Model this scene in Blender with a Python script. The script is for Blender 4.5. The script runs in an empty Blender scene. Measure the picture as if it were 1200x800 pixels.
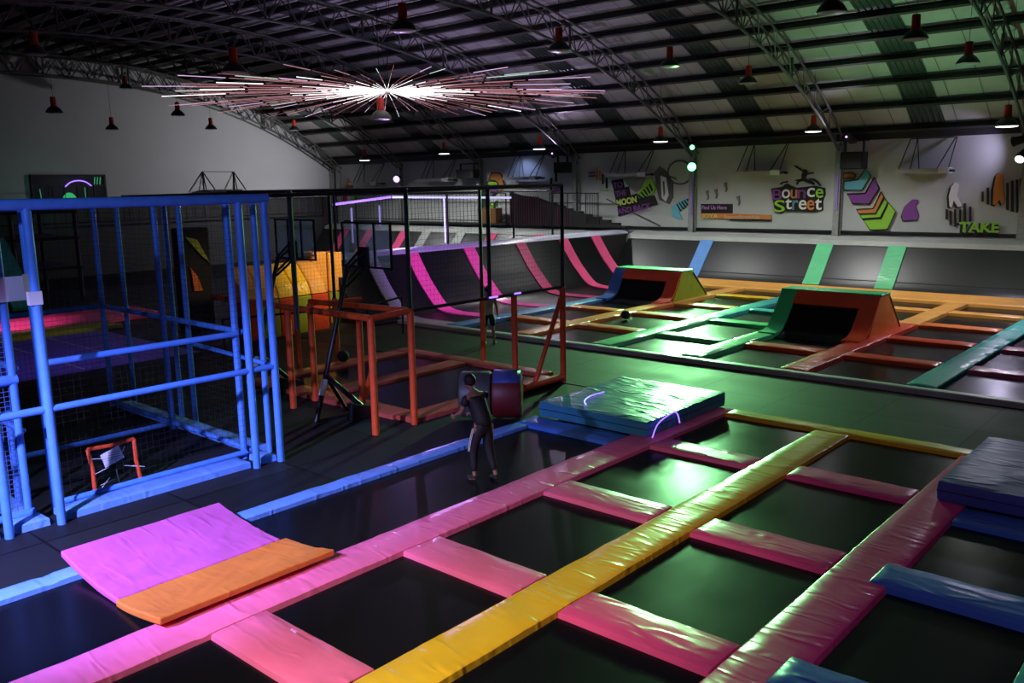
import bpy, bmesh, math, random
from mathutils import Vector, Matrix, noise
random.seed(7)
PI = math.pi
C = bpy.context.scene.collection

# ------------------------------------------------------------------ materials
def nodes(name):
    m = bpy.data.materials.new(name); m.use_nodes = True
    nt = m.node_tree
    return m, nt, nt.nodes['Principled BSDF']

def simple(name, col, rough=.5, metal=0., coat=0., noise_amt=0., scale=8., bump=0., spec=.5):
    m, nt, b = nodes(name)
    b.inputs['Roughness'].default_value = rough
    b.inputs['Metallic'].default_value = metal
    b.inputs['Coat Weight'].default_value = coat
    b.inputs['Specular IOR Level'].default_value = spec
    tc = nt.nodes.new('ShaderNodeTexCoord')
    n = nt.nodes.new('ShaderNodeTexNoise'); n.inputs['Scale'].default_value = scale
    n.inputs['Detail'].default_value = 4
    nt.links.new(tc.outputs['Object'], n.inputs['Vector'])
    r = nt.nodes.new('ShaderNodeValToRGB')
    lo = [max(0, c*(1-noise_amt)) for c in col]; hi = [min(1, c*(1+noise_amt)) for c in col]
    r.color_ramp.elements[0].position = .3; r.color_ramp.elements[1].position = .7
    r.color_ramp.elements[0].color = (*lo, 1); r.color_ramp.elements[1].color = (*hi, 1)
    nt.links.new(n.outputs['Fac'], r.inputs['Fac']); nt.links.new(r.outputs['Color'], b.inputs['Base Color'])
    if bump:
        bp = nt.nodes.new('ShaderNodeBump'); bp.inputs['Strength'].default_value = bump
        bp.inputs['Distance'].default_value = .01
        nt.links.new(n.outputs['Fac'], bp.inputs['Height']); nt.links.new(bp.outputs['Normal'], b.inputs['Normal'])
    return m

def vinyl(name, col, rough=.27, crease=1.0):
    """Soft padded vinyl: faint cloth mottling and stretched pulled creases."""
    m, nt, b = nodes(name)
    b.inputs['Roughness'].default_value = rough
    b.inputs['Specular IOR Level'].default_value = .24
    geo = nt.nodes.new('ShaderNodeNewGeometry')
    n0 = nt.nodes.new('ShaderNodeTexNoise'); n0.inputs['Scale'].default_value = 1.3; n0.inputs['Detail'].default_value = 5
    nt.links.new(geo.outputs['Position'], n0.inputs['Vector'])
    r = nt.nodes.new('ShaderNodeValToRGB')
    r.color_ramp.elements[0].position = .25; r.color_ramp.elements[1].position = .75
    r.color_ramp.elements[0].color = (*[c*.85 for c in col], 1); r.color_ramp.elements[1].color = (*[min(1, c*1.08) for c in col], 1)
    nt.links.new(n0.outputs['Fac'], r.inputs['Fac']); nt.links.new(r.outputs['Color'], b.inputs['Base Color'])
    mp = nt.nodes.new('ShaderNodeMapping'); mp.inputs['Rotation'].default_value = (0, 0, .5)
    mp.inputs['Scale'].default_value = (1.6, 5.5, 3)
    nt.links.new(geo.outputs['Position'], mp.inputs['Vector'])
    n1 = nt.nodes.new('ShaderNodeTexNoise'); n1.noise_type = 'RIDGED_MULTIFRACTAL'
    n1.inputs['Scale'].default_value = 1.1; n1.inputs['Detail'].default_value = 2; n1.inputs['Distortion'].default_value = .7
    nt.links.new(mp.outputs['Vector'], n1.inputs['Vector'])
    bp = nt.nodes.new('ShaderNodeBump'); bp.inputs['Strength'].default_value = crease; bp.inputs['Distance'].default_value = .020
    nt.links.new(n1.outputs['Fac'], bp.inputs['Height']); nt.links.new(bp.outputs['Normal'], b.inputs['Normal'])
    return m

def bedmat(name, col=(.005, .0055, .007), rough=.21, spec=.085):
    m, nt, b = nodes(name)
    b.inputs['Specular IOR Level'].default_value = spec
    geo = nt.nodes.new('ShaderNodeNewGeometry')
    n = nt.nodes.new('ShaderNodeTexNoise'); n.inputs['Scale'].default_value = .7; n.inputs['Detail'].default_value = 2
    nt.links.new(geo.outputs['Position'], n.inputs['Vector'])
    mr = nt.nodes.new('ShaderNodeMapRange'); mr.inputs['To Min'].default_value = rough-.03; mr.inputs['To Max'].default_value = rough+.08
    nt.links.new(n.outputs['Fac'], mr.inputs['Value']); nt.links.new(mr.outputs['Result'], b.inputs['Roughness'])
    b.inputs['Base Color'].default_value = (*col, 1)
    w = nt.nodes.new('ShaderNodeTexNoise'); w.inputs['Scale'].default_value = 2.2; w.inputs['Detail'].default_value = 3
    mp = nt.nodes.new('ShaderNodeMapping'); mp.inputs['Scale'].default_value = (1, .35, 1); mp.inputs['Rotation'].default_value = (0, 0, .8)
    nt.links.new(geo.outputs['Position'], mp.inputs['Vector']); nt.links.new(mp.outputs['Vector'], w.inputs['Vector'])
    bp = nt.nodes.new('ShaderNodeBump'); bp.inputs['Strength'].default_value = .3; bp.inputs['Distance'].default_value = .015
    nt.links.new(w.outputs['Fac'], bp.inputs['Height']); nt.links.new(bp.outputs['Normal'], b.inputs['Normal'])
    return m

def emit(name, col, s):
    m, nt, b = nodes(name)
    b.inputs['Base Color'].default_value = (*col, 1)
    b.inputs['Emission Color'].default_value = (*col, 1); b.inputs['Emission Strength'].default_value = s
    return m

def netmat(name, col, cell=.09, wire=.014):
    """A knotted net: see-through cells between thin cords."""
    m, nt, b = nodes(name)
    b.inputs['Base Color'].default_value = (*col, 1); b.inputs['Roughness'].default_value = .8
    tc = nt.nodes.new('ShaderNodeTexCoord'); sp = nt.nodes.new('ShaderNodeSeparateXYZ')
    nt.links.new(tc.outputs['UV'], sp.inputs[0])
    outs = []
    for k in ('X', 'Y'):
        a = nt.nodes.new('ShaderNodeMath'); a.operation = 'PINGPONG'; a.inputs[1].default_value = cell/2
        nt.links.new(sp.outputs[k], a.inputs[0])
        l = nt.nodes.new('ShaderNodeMath'); l.operation = 'LESS_THAN'; l.inputs[1].default_value = wire/2
        nt.links.new(a.outputs[0], l.inputs[0]); outs.append(l)
    mx = nt.nodes.new('ShaderNodeMath'); mx.operation = 'MAXIMUM'
    nt.links.new(outs[0].outputs[0], mx.inputs[0]); nt.links.new(outs[1].outputs[0], mx.inputs[1])
    nt.links.new(mx.outputs[0], b.inputs['Alpha'])
    return m

def tiled(name, col, size, gap=.012, rough=.5, var=.25, spec=.085):
    """Large square floor mats with thin dark seams."""
    m, nt, b = nodes(name)
    b.inputs['Specular IOR Level'].default_value = spec
    geo = nt.nodes.new('ShaderNodeNewGeometry')
    br = nt.nodes.new('ShaderNodeTexBrick'); br.offset = 0; br.squash = 1
    br.inputs['Scale'].default_value = 1; br.inputs['Mortar Size'].default_value = gap
    br.inputs['Brick Width'].default_value = size; br.inputs['Row Height'].default_value = size
    br.inputs['Color1'].default_value = (*[c*(1+var) for c in col], 1); br.inputs['Color2'].default_value = (*[c*(1-var) for c in col], 1)
    br.inputs['Mortar'].default_value = (*[c*.35 for c in col], 1)
    nt.links.new(geo.outputs['Position'], br.inputs['Vector'])
    nt.links.new(br.outputs['Color'], b.inputs['Base Color'])
    n = nt.nodes.new('ShaderNodeTexNoise'); n.inputs['Scale'].default_value = .9; n.inputs['Detail'].default_value = 6
    nt.links.new(geo.outputs['Position'], n.inputs['Vector'])
    mr = nt.nodes.new('ShaderNodeMapRange'); mr.inputs['To Min'].default_value = rough-.08; mr.inputs['To Max'].default_value = rough+.15
    nt.links.new(n.outputs['Fac'], mr.inputs['Value']); nt.links.new(mr.outputs['Result'], b.inputs['Roughness'])
    bp = nt.nodes.new('ShaderNodeBump'); bp.inputs['Strength'].default_value = .3; bp.inputs['Distance'].default_value = .02
    nt.links.new(n.outputs['Fac'], bp.inputs['Height']); nt.links.new(bp.outputs['Normal'], b.inputs['Normal'])
    return m

M = {
 'floor': tiled('dark_floor_mats', (.018, .019, .021), 2.0, .02, .5),
 'walk': tiled('walkway_mats', (.034, .042, .028), 1.9, .02, .55, .2, .06),
 'wall': simple('painted_wall', (.50, .52, .51), .75, noise_amt=.06, scale=.6, bump=.05),
 'gable': simple('gable_plaster', (.48, .49, .51), .8, noise_amt=.05, scale=.4, bump=.04),
 'darkwall': simple('dark_lower_wall', (.03, .032, .036), .7, noise_amt=.3, scale=.5),
 'roof': simple('insulated_roof_panel', (.42, .41, .40), .6, noise_amt=.15, scale=.7, bump=.1),
 'skylight': simple('ribbed_dark_skylight', (.045, .06, .055), .35, noise_amt=.2, scale=1),
 'seam': simple('roof_panel_seam', (.18, .17, .16), .6),
 'steel_dark': simple('dark_purlin_steel', (.03, .03, .032), .55, metal=.2, noise_amt=.2),
 'steel': simple('grey_truss_steel', (.10, .105, .10), .5, metal=.3, noise_amt=.2),
 'column': simple('grey_column_steel', (.30, .31, .31), .5, metal=.2, noise_amt=.15),
 'black': simple('black_powder_coat', (.008, .008, .01), .45, noise_amt=.2),
 'blackmatte': simple('black_matte', (.012, .012, .012), .8),
 'pink': vinyl('pink_vinyl', (.90, .18, .42)),
 'magenta': vinyl('magenta_vinyl', (.84, .10, .30)),
 'violet': vinyl('violet_foam_cover', (.60, .11, .40), .6, .9),
 'orangemat': vinyl('orange_foam_cover', (.66, .20, .035), .6, .7),
 'yellow': vinyl('yellow_vinyl', (.95, .60, .03)),
 'orange': vinyl('orange_vinyl', (.80, .20, .05)),
 'amber': vinyl('amber_vinyl', (.88, .42, .10)),
 'redorange': vinyl('red_orange_vinyl', (.72, .08, .03)),
 'olive': vinyl('olive_vinyl', (.35, .42, .04)),
 'blue': vinyl('blue_vinyl', (.06, .20, .62)),
 'navy': vinyl('navy_vinyl', (.06, .10, .34), .38, 1.3),
 'green': vinyl('green_vinyl', (.05, .55, .22)),
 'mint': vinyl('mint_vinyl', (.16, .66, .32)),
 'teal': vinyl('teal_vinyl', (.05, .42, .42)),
 'sky': vinyl('sky_blue_vinyl', (.16, .36, .80)),
 'pinkfar': vinyl('rose_vinyl', (.82, .10, .26)),
 'mauve': vinyl('mauve_vinyl', (.55, .12, .28)),
 'greypad': vinyl('pale_grey_vinyl', (.42, .44, .42), .4, .4),
 'lavender': vinyl('pale_lavender_vinyl', (.45, .46, .58), .4, .4),
 'crash': vinyl('crash_mat_blue_vinyl', (.05, .28, .42), .3, 1.6),
 'bed': bedmat('black_trampoline_fabric'),
 'bedquarter': bedmat('black_quarter_pipe_fabric', (.004, .0042, .006), .35, .25),
 'bedwall': bedmat('black_wall_trampoline_fabric', (.008, .008, .010), .36, 1.2),
 'bluesteel': simple('blue_painted_pipe', (.09, .28, .82), .38, noise_amt=.08),
 'orangepipe': simple('orange_padded_pipe', (.74, .09, .015), .5, noise_amt=.12),
 'courtpad': vinyl('court_pad_vinyl', (.52, .10, .06)),
 'net': netmat('black_net', (.008, .008, .010), .10, .0035),
 'bluenet': netmat('blue_net', (.05, .12, .35), .07, .009),
 'white': simple('white_plastic', (.75, .75, .75), .5),
 'paper': simple('white_paper', (.72, .70, .72), .8),
 'tape': simple('masking_tape', (.55, .50, .30), .7),
 'red': simple('red_lamp_housing', (.55, .035, .015), .45),
 'shade': simple('black_lamp_shade', (.02, .02, .022), .35),
 'lamp_on': emit('lit_lamp_diffuser', (1, .96, .98), 4),
 'lamp_off': simple('unlit_lamp_diffuser', (.30, .30, .33), .3),
 'ledwhite': emit('white_led_rod', (1., .9, .93), 2.4),
 'ledpink': emit('dim_pink_led_rod', (.95, .45, .50), .5),
 'ledred': emit('dim_red_led_rod', (.75, .25, .27), .25),
 'ledtip': emit('pink_violet_led_tip', (.95, .60, 1.), .9),
 'ledmint': emit('mint_led_tip', (.7, 1., .85), .8),
 'greenlens': emit('green_lens', (.22, 1, .42), 3.5),
 'purplelens': emit('purple_lens', (.62, .35, 1.), 3),
 'violetlens': emit('violet_lens', (.80, .74, 1.), 3.5),
 'bluelens': emit('blue_lens', (.25, .4, 1.), 2),
 'glowpurple': emit('purple_glow', (.32, .16, 1.), 2.0),
 'ledbar': emit('violet_led_bar', (.45, .40, 1.), .5),
 'ledbarwhite': emit('pale_led_bar', (.65, .62, 1.), .9),
 'glass': None,
}
m, nt, b = nodes('backboard_acrylic'); b.inputs['Base Color'].default_value = (.55, .57, .62, 1); b.inputs['Alpha'].default_value = .32; b.inputs['Roughness'].default_value = .15; M['glass'] = m
FL = {k: simple('mural_'+k, c, .65) for k, c in dict(black=(.008, .008, .01), white=(.8, .8, .8), purple=(.22, .05, .30), lime=(.28, .60, .04), orange=(.62, .22, .05), sky_blue=(.15, .50, .62), grey=(.20, .20, .20), charcoal=(.10, .10, .10), pale=(.45, .55, .42), red=(.5, .08, .05), steelblue=(.12, .30, .42)).items()}

# ------------------------------------------------------------------ mesh helpers
def box(bm, x0, x1, y0, y1, z0, z1, rot=None, at=None):
    vs = [bm.verts.new((x, y, z)) for z in (z0, z1) for y in (y0, y1) for x in (x0, x1)]
    fs = [(0, 2, 3, 1), (4, 5, 7, 6), (0, 1, 5, 4), (2, 6, 7, 3), (0, 4, 6, 2), (1, 3, 7, 5)]
    for f in fs: bm.faces.new([vs[i] for i in f])
    return vs

def tube(bm, pts, r, n=10, cap=True):
    pts = [Vector(p) for p in pts]
    rr = r if isinstance(r, (list, tuple)) else [r]*len(pts)
    rings = []; up = None
    for i, p in enumerate(pts):
        d = (pts[min(i+1, len(pts)-1)]-pts[max(i-1, 0)]).normalized()
        if up is None:
            up = Vector((0, 0, 1)) if abs(d.z) < .9 else Vector((1, 0, 0))
        a = d.cross(up).normalized(); bb = a.cross(d).normalized(); up = bb
        rings.append([bm.verts.new(p+(a*math.cos(t)+bb*math.sin(t))*rr[i]) for t in [2*PI*k/n for k in range(n)]])
    for A, B in zip(rings, rings[1:]):
        for k in range(n): bm.faces.new((A[k], A[(k+1) % n], B[(k+1) % n], B[k]))
    if cap:
        bm.faces.new(rings[0][::-1]); bm.faces.new(rings[-1])

def lathe(bm, prof, c=(0, 0, 0), n=24):
    rings = [[bm.verts.new((c[0]+r*math.cos(2*PI*k/n), c[1]+r*math.sin(2*PI*k/n), c[2]+z)) for k in range(n)] for r, z in prof]
    for A, B in zip(rings, rings[1:]):
        for k in range(n): bm.faces.new((A[k], A[(k+1) % n], B[(k+1) % n], B[k]))
    bm.faces.new(rings[0][::-1]); bm.faces.new(rings[-1])

def prism(bm, poly, f0, f1):
    """poly of 2-D points; f0/f1 map a point to the two 3-D ends."""
    A = [bm.verts.new(f0(*p)) for p in poly]; B = [bm.verts.new(f1(*p)) for p in poly]
    n = len(poly)
    bm.faces.new(A); bm.faces.new(B[::-1])
    for i in range(n): bm.faces.new((A[i], B[i], B[(i+1) % n], A[(i+1) % n]))

def obj(name, bm, mat, parent=None, smooth=False, loc=(0, 0, 0)):
    bmesh.ops.recalc_face_normals(bm, faces=bm.faces)
    me = bpy.data.meshes.new(name); bm.to_mesh(me); bm.free()
    for mm in (mat if isinstance(mat, (list, tuple)) else [mat]): me.materials.append(mm)
    if smooth:
        for p in me.polygons: p.use_smooth = True
        me.set_sharp_from_angle(angle=math.radians(38))
    o = bpy.data.objects.new(name, me); C.objects.link(o); o.location = loc
    if parent: o.parent = parent
    return o

def uv_planar(o, ax):
    me = o.data; uv = me.uv_layers.new(name='UVMap')
    for l in me.loops:
        co = me.vertices[l.vertex_index].co; uv.data[l.index].uv = (co[ax[0]], co[ax[1]])

def thing(name, label, cat, loc=(0, 0, 0), group=None, rz=0):
    o = bpy.data.objects.new(name, None); C.objects.link(o); o.location = loc; o.rotation_euler = (0, 0, rz)
    o.empty_display_size = .1
    return tag(o, label, cat, group)

def tag(o, label, cat, group=None):
    o['label'] = label; o['category'] = cat
    if group: o['group'] = group
    return o

def struct(name, bm, mat, smooth=False):
    o = obj(name, bm, mat, None, smooth); o['kind'] = 'structure'; return o

def partl(o, label): o['label'] = label; return o
NB = bmesh.new

def dup(root, loc, label, group=None, rz=None):
    r = root.copy(); C.objects.link(r); r.location = loc; r['label'] = label
    if rz is not None: r.rotation_euler = (0, 0, rz)
    if group: r['group'] = group
    for ch in root.children:
        c = ch.copy(); C.objects.link(c); c.parent = r
        for g in ch.children:
            d = g.copy(); C.objects.link(d); d.parent = c
    return r

# ------------------------------------------------------------------ pads and beds
def pad_bm(x0, x1, y0, y1, z0, h, bev=.03, seam=None, top0=None):
    """A stuffed pad: closed base, softly rounded shoulders, slightly uneven puffed top.
    seam = positions along the long axis where the cover is stitched in."""
    bm = NB()
    lx, ly = x1-x0, y1-y0
    along_y = ly > lx
    L, Wd = (ly, lx) if along_y else (lx, ly)
    nL = max(4, min(160, int(L/.12))); nW = 7
    cross = [0, bev*.2, bev, Wd*.33, Wd*.67, Wd-bev, Wd-bev*.25, Wd]
    ch = [h*.0, h*.86, h*.99, h*1.03, h*1.03, h*.99, h*.86, 0]
    rows = []
    ss = [0, bev*.25, bev]+[bev+(L-2*bev)*i/nL for i in range(1, nL)]+[L-bev, L-bev*.25, L]
    seams = seam or []
    for s in ss:
        e = min(s, L-s)
        kf = 0 if e <= 1e-6 else (.86 if e < bev*.5 else (.97 if e < bev*1.01 else 1))
        dip = 1
        for q in seams:
            if abs(s-q) < .07: dip = min(dip, .80+.20*(abs(s-q)/.07)**.6)
        row = []
        for c, hh in zip(cross, ch):
            z = min(hh, h*1.03*kf)*dip if kf < 1 else hh*dip
            X, Y = (x0+c, y0+s) if along_y else (x0+s, y0+c)
            if 0 < z > h*.6:
                nz = noise.noise(Vector((X*2.3, Y*2.3, 3.1)))*.012+noise.noise(Vector((X*7, Y*7, 9.)))*.004
                z += nz
            row.append(bm.verts.new((X, Y, z0+z)))
        rows.append(row)
    for A, B in zip(rows, rows[1:]):
        for k in range(len(A)-1): bm.faces.new((A[k], A[k+1], B[k+1], B[k]))
    per = [r[0] for r in rows]+[v for v in rows[-1][1:]]+[r[-1] for r in rows[::-1][1:]]+[v for v in rows[0][-2:0:-1]]
    # straight bottom outline
    bm.faces.new(per)
    return bm

PADGROUP = {}
def pad(label, mat, x0, x1, y0, y1, z0=.0, h=.1, group=None, seam=None, name='frame_pad', cat='pad'):
    o = obj(name, pad_bm(x0, x1, y0, y1, z0, h, seam=seam), mat, None, True)
    return tag(o, label, cat, group)

def bed(label, x0, x1, y0, y1, z=.012, group='trampoline beds', mat='bed'):
    bm = NB(); n = 8
    g = [[bm.verts.new((x0+(x1-x0)*i/n, y0+(y1-y0)*j/n, z+.02-.006*math.sin(PI*i/n)*math.sin(PI*j/n))) for i in range(n+1)] for j in range(n+1)]
    for j in range(n):
        for i in range(n): bm.faces.new((g[j][i], g[j][i+1], g[j+1][i+1], g[j+1][i]))
    lo = [bm.verts.new((v.co.x, v.co.y, .004)) for v in (g[0][0], g[0][n], g[n][n], g[n][0])]
    bm.faces.new(lo[::-1])
    edges = [([g[0][i] for i in range(n+1)], lo[0], lo[1]), ([g[j][n] for j in range(n+1)], lo[1], lo[2]), ([g[n][n-i] for i in range(n+1)], lo[2], lo[3]), ([g[n-j][0] for j in range(n+1)], lo[3], lo[0])]
    for ch, a, b in edges: bm.faces.new([a, b]+ch[::-1])
    o = obj('trampoline_bed', bm, M[mat], None, True)
    return tag(o, label, 'trampoline', group)
DECALS = {
 'chevrons': [('sky_blue',[(-14.32,4.52),(-13.75,4.57),(-13.47,5.0),(-13.22,4.73),(-13.56,4.13),(-14.31,4.14)]),('orange',[(-14.51,4.86),(-14.0,4.85),(-13.86,4.78),(-13.92,4.61),(-14.47,4.65)]),('purple',[(-14.19,3.97),(-13.41,4.0),(-13.09,4.66),(-12.86,4.19),(-13.22,3.56),(-13.93,3.56)]),('orange',[(-13.75,3.32),(-13.05,3.36),(-12.76,4.06),(-12.65,3.83),(-12.94,3.16),(-13.64,3.13)]),('lime',[(-13.6,3.11),(-12.93,3.14),(-12.61,3.79),(-12.47,3.6),(-12.73,2.99),(-13.49,2.92)]),('lime',[(-13.46,2.89),(-12.69,2.94),(-12.44,3.6),(-12.13,3.23),(-12.41,2.5),(-13.13,2.45)])],
 'frog': [('black',[(-11.93,3.03),(-11.82,3.42),(-11.56,3.69),(-11.34,3.69),(-11.33,3.56),(-11.42,3.43),(-11.27,3.1),(-11.29,2.87),(-11.85,2.83)]),('purple',[(-11.89,3.07),(-11.79,3.46),(-11.52,3.73),(-11.3,3.72),(-11.29,3.6),(-11.38,3.47),(-11.24,3.14),(-11.25,2.91),(-11.82,2.87)])],
 'climber': [('black',[(-10.15,3.39),(-10.21,3.8),(-10.14,4.18),(-10.01,4.35),(-9.87,4.27),(-9.89,3.99),(-9.92,3.83),(-9.68,3.42),(-9.85,3.37),(-10.01,3.64),(-10.07,3.35)]),('white',[(-10.07,3.44),(-10.13,3.85),(-10.06,4.23),(-9.93,4.4),(-9.79,4.32),(-9.81,4.04),(-9.84,3.88),(-9.6,3.47),(-9.77,3.42),(-9.93,3.69),(-9.99,3.4)]),('black',[(-10.21,3.34),(-10.15,3.34),(-10.12,2.93),(-10.19,2.93)]),('black',[(-10.06,3.28),(-10.0,3.28),(-9.96,2.71),(-10.02,2.7)]),('black',[(-9.9,3.34),(-9.84,3.34),(-9.79,2.64),(-9.85,2.64)]),('black',[(-9.72,3.34),(-9.66,3.34),(-9.62,2.77),(-9.68,2.77)]),('black',[(-9.56,3.58),(-9.5,3.58),(-9.45,2.87),(-9.52,2.87)]),('black',[(-9.36,3.44),(-9.29,3.44),(-9.25,2.87),(-9.32,2.87)])],
 'orangefig': [('black',[(-8.59,3.48),(-8.62,4.04),(-8.56,4.59),(-8.46,4.71),(-8.31,4.58),(-8.29,4.1),(-8.19,3.67),(-8.26,3.45),(-8.38,3.67),(-8.48,3.45)]),('orange',[(-8.52,3.53),(-8.54,4.09),(-8.49,4.63),(-8.39,4.75),(-8.24,4.63),(-8.21,4.14),(-8.12,3.72),(-8.18,3.5),(-8.31,3.72),(-8.4,3.5)]),('black',[(-8.95,4.03),(-8.89,4.03),(-8.86,3.64),(-8.93,3.64)]),('black',[(-8.78,4.18),(-8.71,4.18),(-8.66,3.53),(-8.73,3.53)]),('black',[(-8.11,4.35),(-8.05,4.35),(-7.97,3.32),(-8.04,3.32)]),('black',[(-7.96,4.43),(-7.89,4.43),(-7.8,3.26),(-7.87,3.26)]),('black',[(-7.8,4.47),(-7.73,4.47),(-7.64,3.23),(-7.7,3.23)]),('black',[(-7.66,4.5),(-7.6,4.5),(-7.5,3.23),(-7.57,3.23)])],
 'jumper': [('black',[(-16.26,5.0),(-16.17,5.06),(-16.04,5.03),(-16.03,4.81),(-16.09,4.66),(-15.84,4.57),(-15.66,4.46),(-15.68,4.36),(-15.96,4.47),(-16.19,4.55),(-16.39,4.51),(-16.44,4.39),(-16.51,4.43),(-16.45,4.56),(-16.59,4.56),(-16.49,4.62),(-16.26,4.66),(-16.27,4.85),(-16.21,4.94),(-16.61,5.19),(-16.6,5.24),(-16.26,5.05)]),('black',[(-16.04,4.89),(-15.74,4.92),(-15.73,4.87),(-16.03,4.82)]),('black',[(-17.29,4.44),(-17.15,4.53),(-16.92,4.57),(-16.9,4.51),(-17.12,4.48),(-17.22,4.41)]),('black',[(-15.9,4.67),(-15.71,4.65),(-15.51,4.54),(-15.34,4.32),(-15.43,4.34),(-15.57,4.48),(-15.74,4.58),(-15.9,4.62)]),('black',[(-17.14,4.26),(-17.05,4.4),(-16.92,4.45),(-16.78,4.39),(-16.71,4.23)])],
 'backing': [('black',[(-17.67,4.24),(-17.21,4.3),(-16.88,4.42),(-16.47,4.26),(-15.63,4.34),(-15.18,4.24),(-15.15,3.94),(-15.25,3.69),(-15.23,3.29),(-15.58,3.19),(-16.97,3.21),(-17.17,3.1),(-17.44,3.17),(-17.53,3.63)])],
 'greyfig0': [('grey',[(-21.02,4.16),(-20.86,4.19),(-20.88,4.04),(-20.83,3.89),(-20.89,3.73),(-20.94,3.73),(-20.91,3.92),(-20.97,4.01)])],
 'greyfig1': [('grey',[(-20.57,4.22),(-20.4,4.25),(-20.43,4.1),(-20.38,3.95),(-20.44,3.79),(-20.48,3.79),(-20.46,3.98),(-20.52,4.08)])],
 'greyfig2': [('grey',[(-20.07,4.53),(-19.91,4.55),(-19.93,4.41),(-19.88,4.26),(-19.94,4.1),(-19.98,4.1),(-19.96,4.29),(-20.02,4.38)])],
 'greyfig3': [('grey',[(-19.39,3.89),(-19.23,3.92),(-19.25,3.78),(-19.21,3.63),(-19.26,3.47),(-19.3,3.47),(-19.28,3.66),(-19.34,3.75)])],
 'plaque': [('black',[(-21.26,3.54),(-19.6,3.54),(-19.59,3.08),(-21.24,3.07)]),('orange',[(-21.25,3.09),(-19.72,3.1),(-17.63,3.04),(-17.62,2.84),(-19.71,2.83),(-21.24,2.87)]),('black',[(-19.71,2.83),(-17.62,2.84),(-17.62,2.75),(-19.71,2.76)])],
 'moonsign': [('black',[(-26.55,4.74),(-25.85,4.83),(-25.7,4.28),(-26.36,4.17)]),('black',[(-26.38,4.21),(-25.48,4.43),(-25.36,3.98),(-26.26,3.77)]),('black',[(-26.28,3.74),(-24.94,4.07),(-24.87,3.8),(-23.92,3.97),(-23.71,3.5),(-24.3,3.38),(-26.09,2.89),(-26.13,3.32)]),('grey',[(-25.81,4.85),(-24.45,4.85),(-24.73,4.33),(-25.01,4.15),(-25.37,4.34)]),('lime',[(-24.45,4.68),(-24.11,4.85),(-23.81,4.38),(-23.92,4.09),(-24.51,3.86),(-24.9,3.95)]),('black',[(-24.88,3.98),(-24.81,4.04),(-24.51,3.8),(-24.58,3.74)]),('black',[(-24.71,4.11),(-24.64,4.16),(-24.37,3.9),(-24.44,3.84)]),('black',[(-24.55,4.23),(-24.48,4.29),(-24.24,4.01),(-24.3,3.95)]),('black',[(-24.38,4.36),(-24.31,4.42),(-24.1,4.11),(-24.17,4.05)]),('black',[(-24.21,4.49),(-24.14,4.55),(-23.96,4.22),(-24.03,4.16)])],
 'astronaut': [('charcoal',[(-23.9,5.13),(-23.63,5.39),(-23.29,5.18),(-22.85,4.71),(-22.83,3.85),(-23.03,3.53),(-23.61,3.74),(-23.82,4.44)]),('white',[(-23.56,4.95),(-23.22,4.83),(-23.06,3.97),(-23.23,3.65),(-23.46,3.85)]),('charcoal',[(-23.42,4.66),(-23.32,4.66),(-23.27,4.08),(-23.35,3.85)])],
 'moon': [('charcoal',[(-21.75,5.06),(-21.77,4.9),(-21.84,4.75),(-21.95,4.63),(-22.09,4.54),(-22.26,4.48),(-22.44,4.46),(-22.63,4.48),(-22.8,4.55),(-22.96,4.65),(-23.07,4.78),(-23.15,4.93),(-23.17,5.09),(-23.15,5.25),(-23.08,5.39),(-22.97,5.52),(-22.82,5.61),(-22.65,5.67),(-22.47,5.68),(-22.28,5.66),(-22.11,5.59),(-21.97,5.49),(-21.85,5.36),(-21.78,5.21)]),('pale',[(-21.86,5.06),(-21.87,4.92),(-21.93,4.8),(-22.02,4.7),(-22.15,4.61),(-22.29,4.56),(-22.45,4.55),(-22.6,4.57),(-22.75,4.62),(-22.88,4.71),(-22.98,4.82),(-23.04,4.95),(-23.07,5.09),(-23.05,5.22),(-22.99,5.35),(-22.89,5.45),(-22.77,5.53),(-22.62,5.58),(-22.47,5.59),(-22.31,5.57),(-22.16,5.51),(-22.04,5.43),(-21.94,5.32),(-21.88,5.19)]),('charcoal',[(-23.02,4.94),(-22.62,4.79),(-22.61,4.71),(-23.02,4.84)])],
 'bluearrow': [('sky_blue',[(-22.92,3.39),(-22.52,3.16),(-21.84,3.62),(-22.07,3.82),(-22.66,3.53)]),('sky_blue',[(-22.92,3.39),(-22.85,2.93),(-22.28,2.77),(-22.42,3.04),(-22.62,3.39)]),('black',[(-22.63,3.53),(-22.57,3.56),(-22.32,3.22),(-22.39,3.18)]),('black',[(-22.48,3.59),(-22.43,3.62),(-22.19,3.31),(-22.26,3.28)]),('black',[(-22.34,3.65),(-22.28,3.68),(-22.06,3.4),(-22.13,3.37)]),('black',[(-22.19,3.7),(-22.14,3.73),(-21.93,3.49),(-22.0,3.46)]),('black',[(-22.05,3.76),(-22.0,3.79),(-21.81,3.58),(-21.87,3.55)])],
 'smallbars': [('orange',[(-27.52,5.43),(-27.44,5.43),(-27.44,4.79),(-27.52,4.79)]),('orange',[(-27.32,5.27),(-27.25,5.27),(-27.25,4.75),(-27.32,4.76)]),('black',[(-27.13,5.1),(-27.06,5.1),(-27.06,4.57),(-27.13,4.57)]),('black',[(-26.89,4.9),(-26.82,4.9),(-26.81,4.35),(-26.89,4.35)]),('purple',[(-27.99,5.19),(-27.6,5.22),(-27.6,5.16),(-27.99,5.13)]),('purple',[(-27.99,5.03),(-27.53,5.06),(-27.53,4.97),(-27.99,4.96)]),('lime',[(-27.22,4.28),(-26.77,4.26),(-26.77,4.21),(-27.22,4.23)])],
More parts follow.
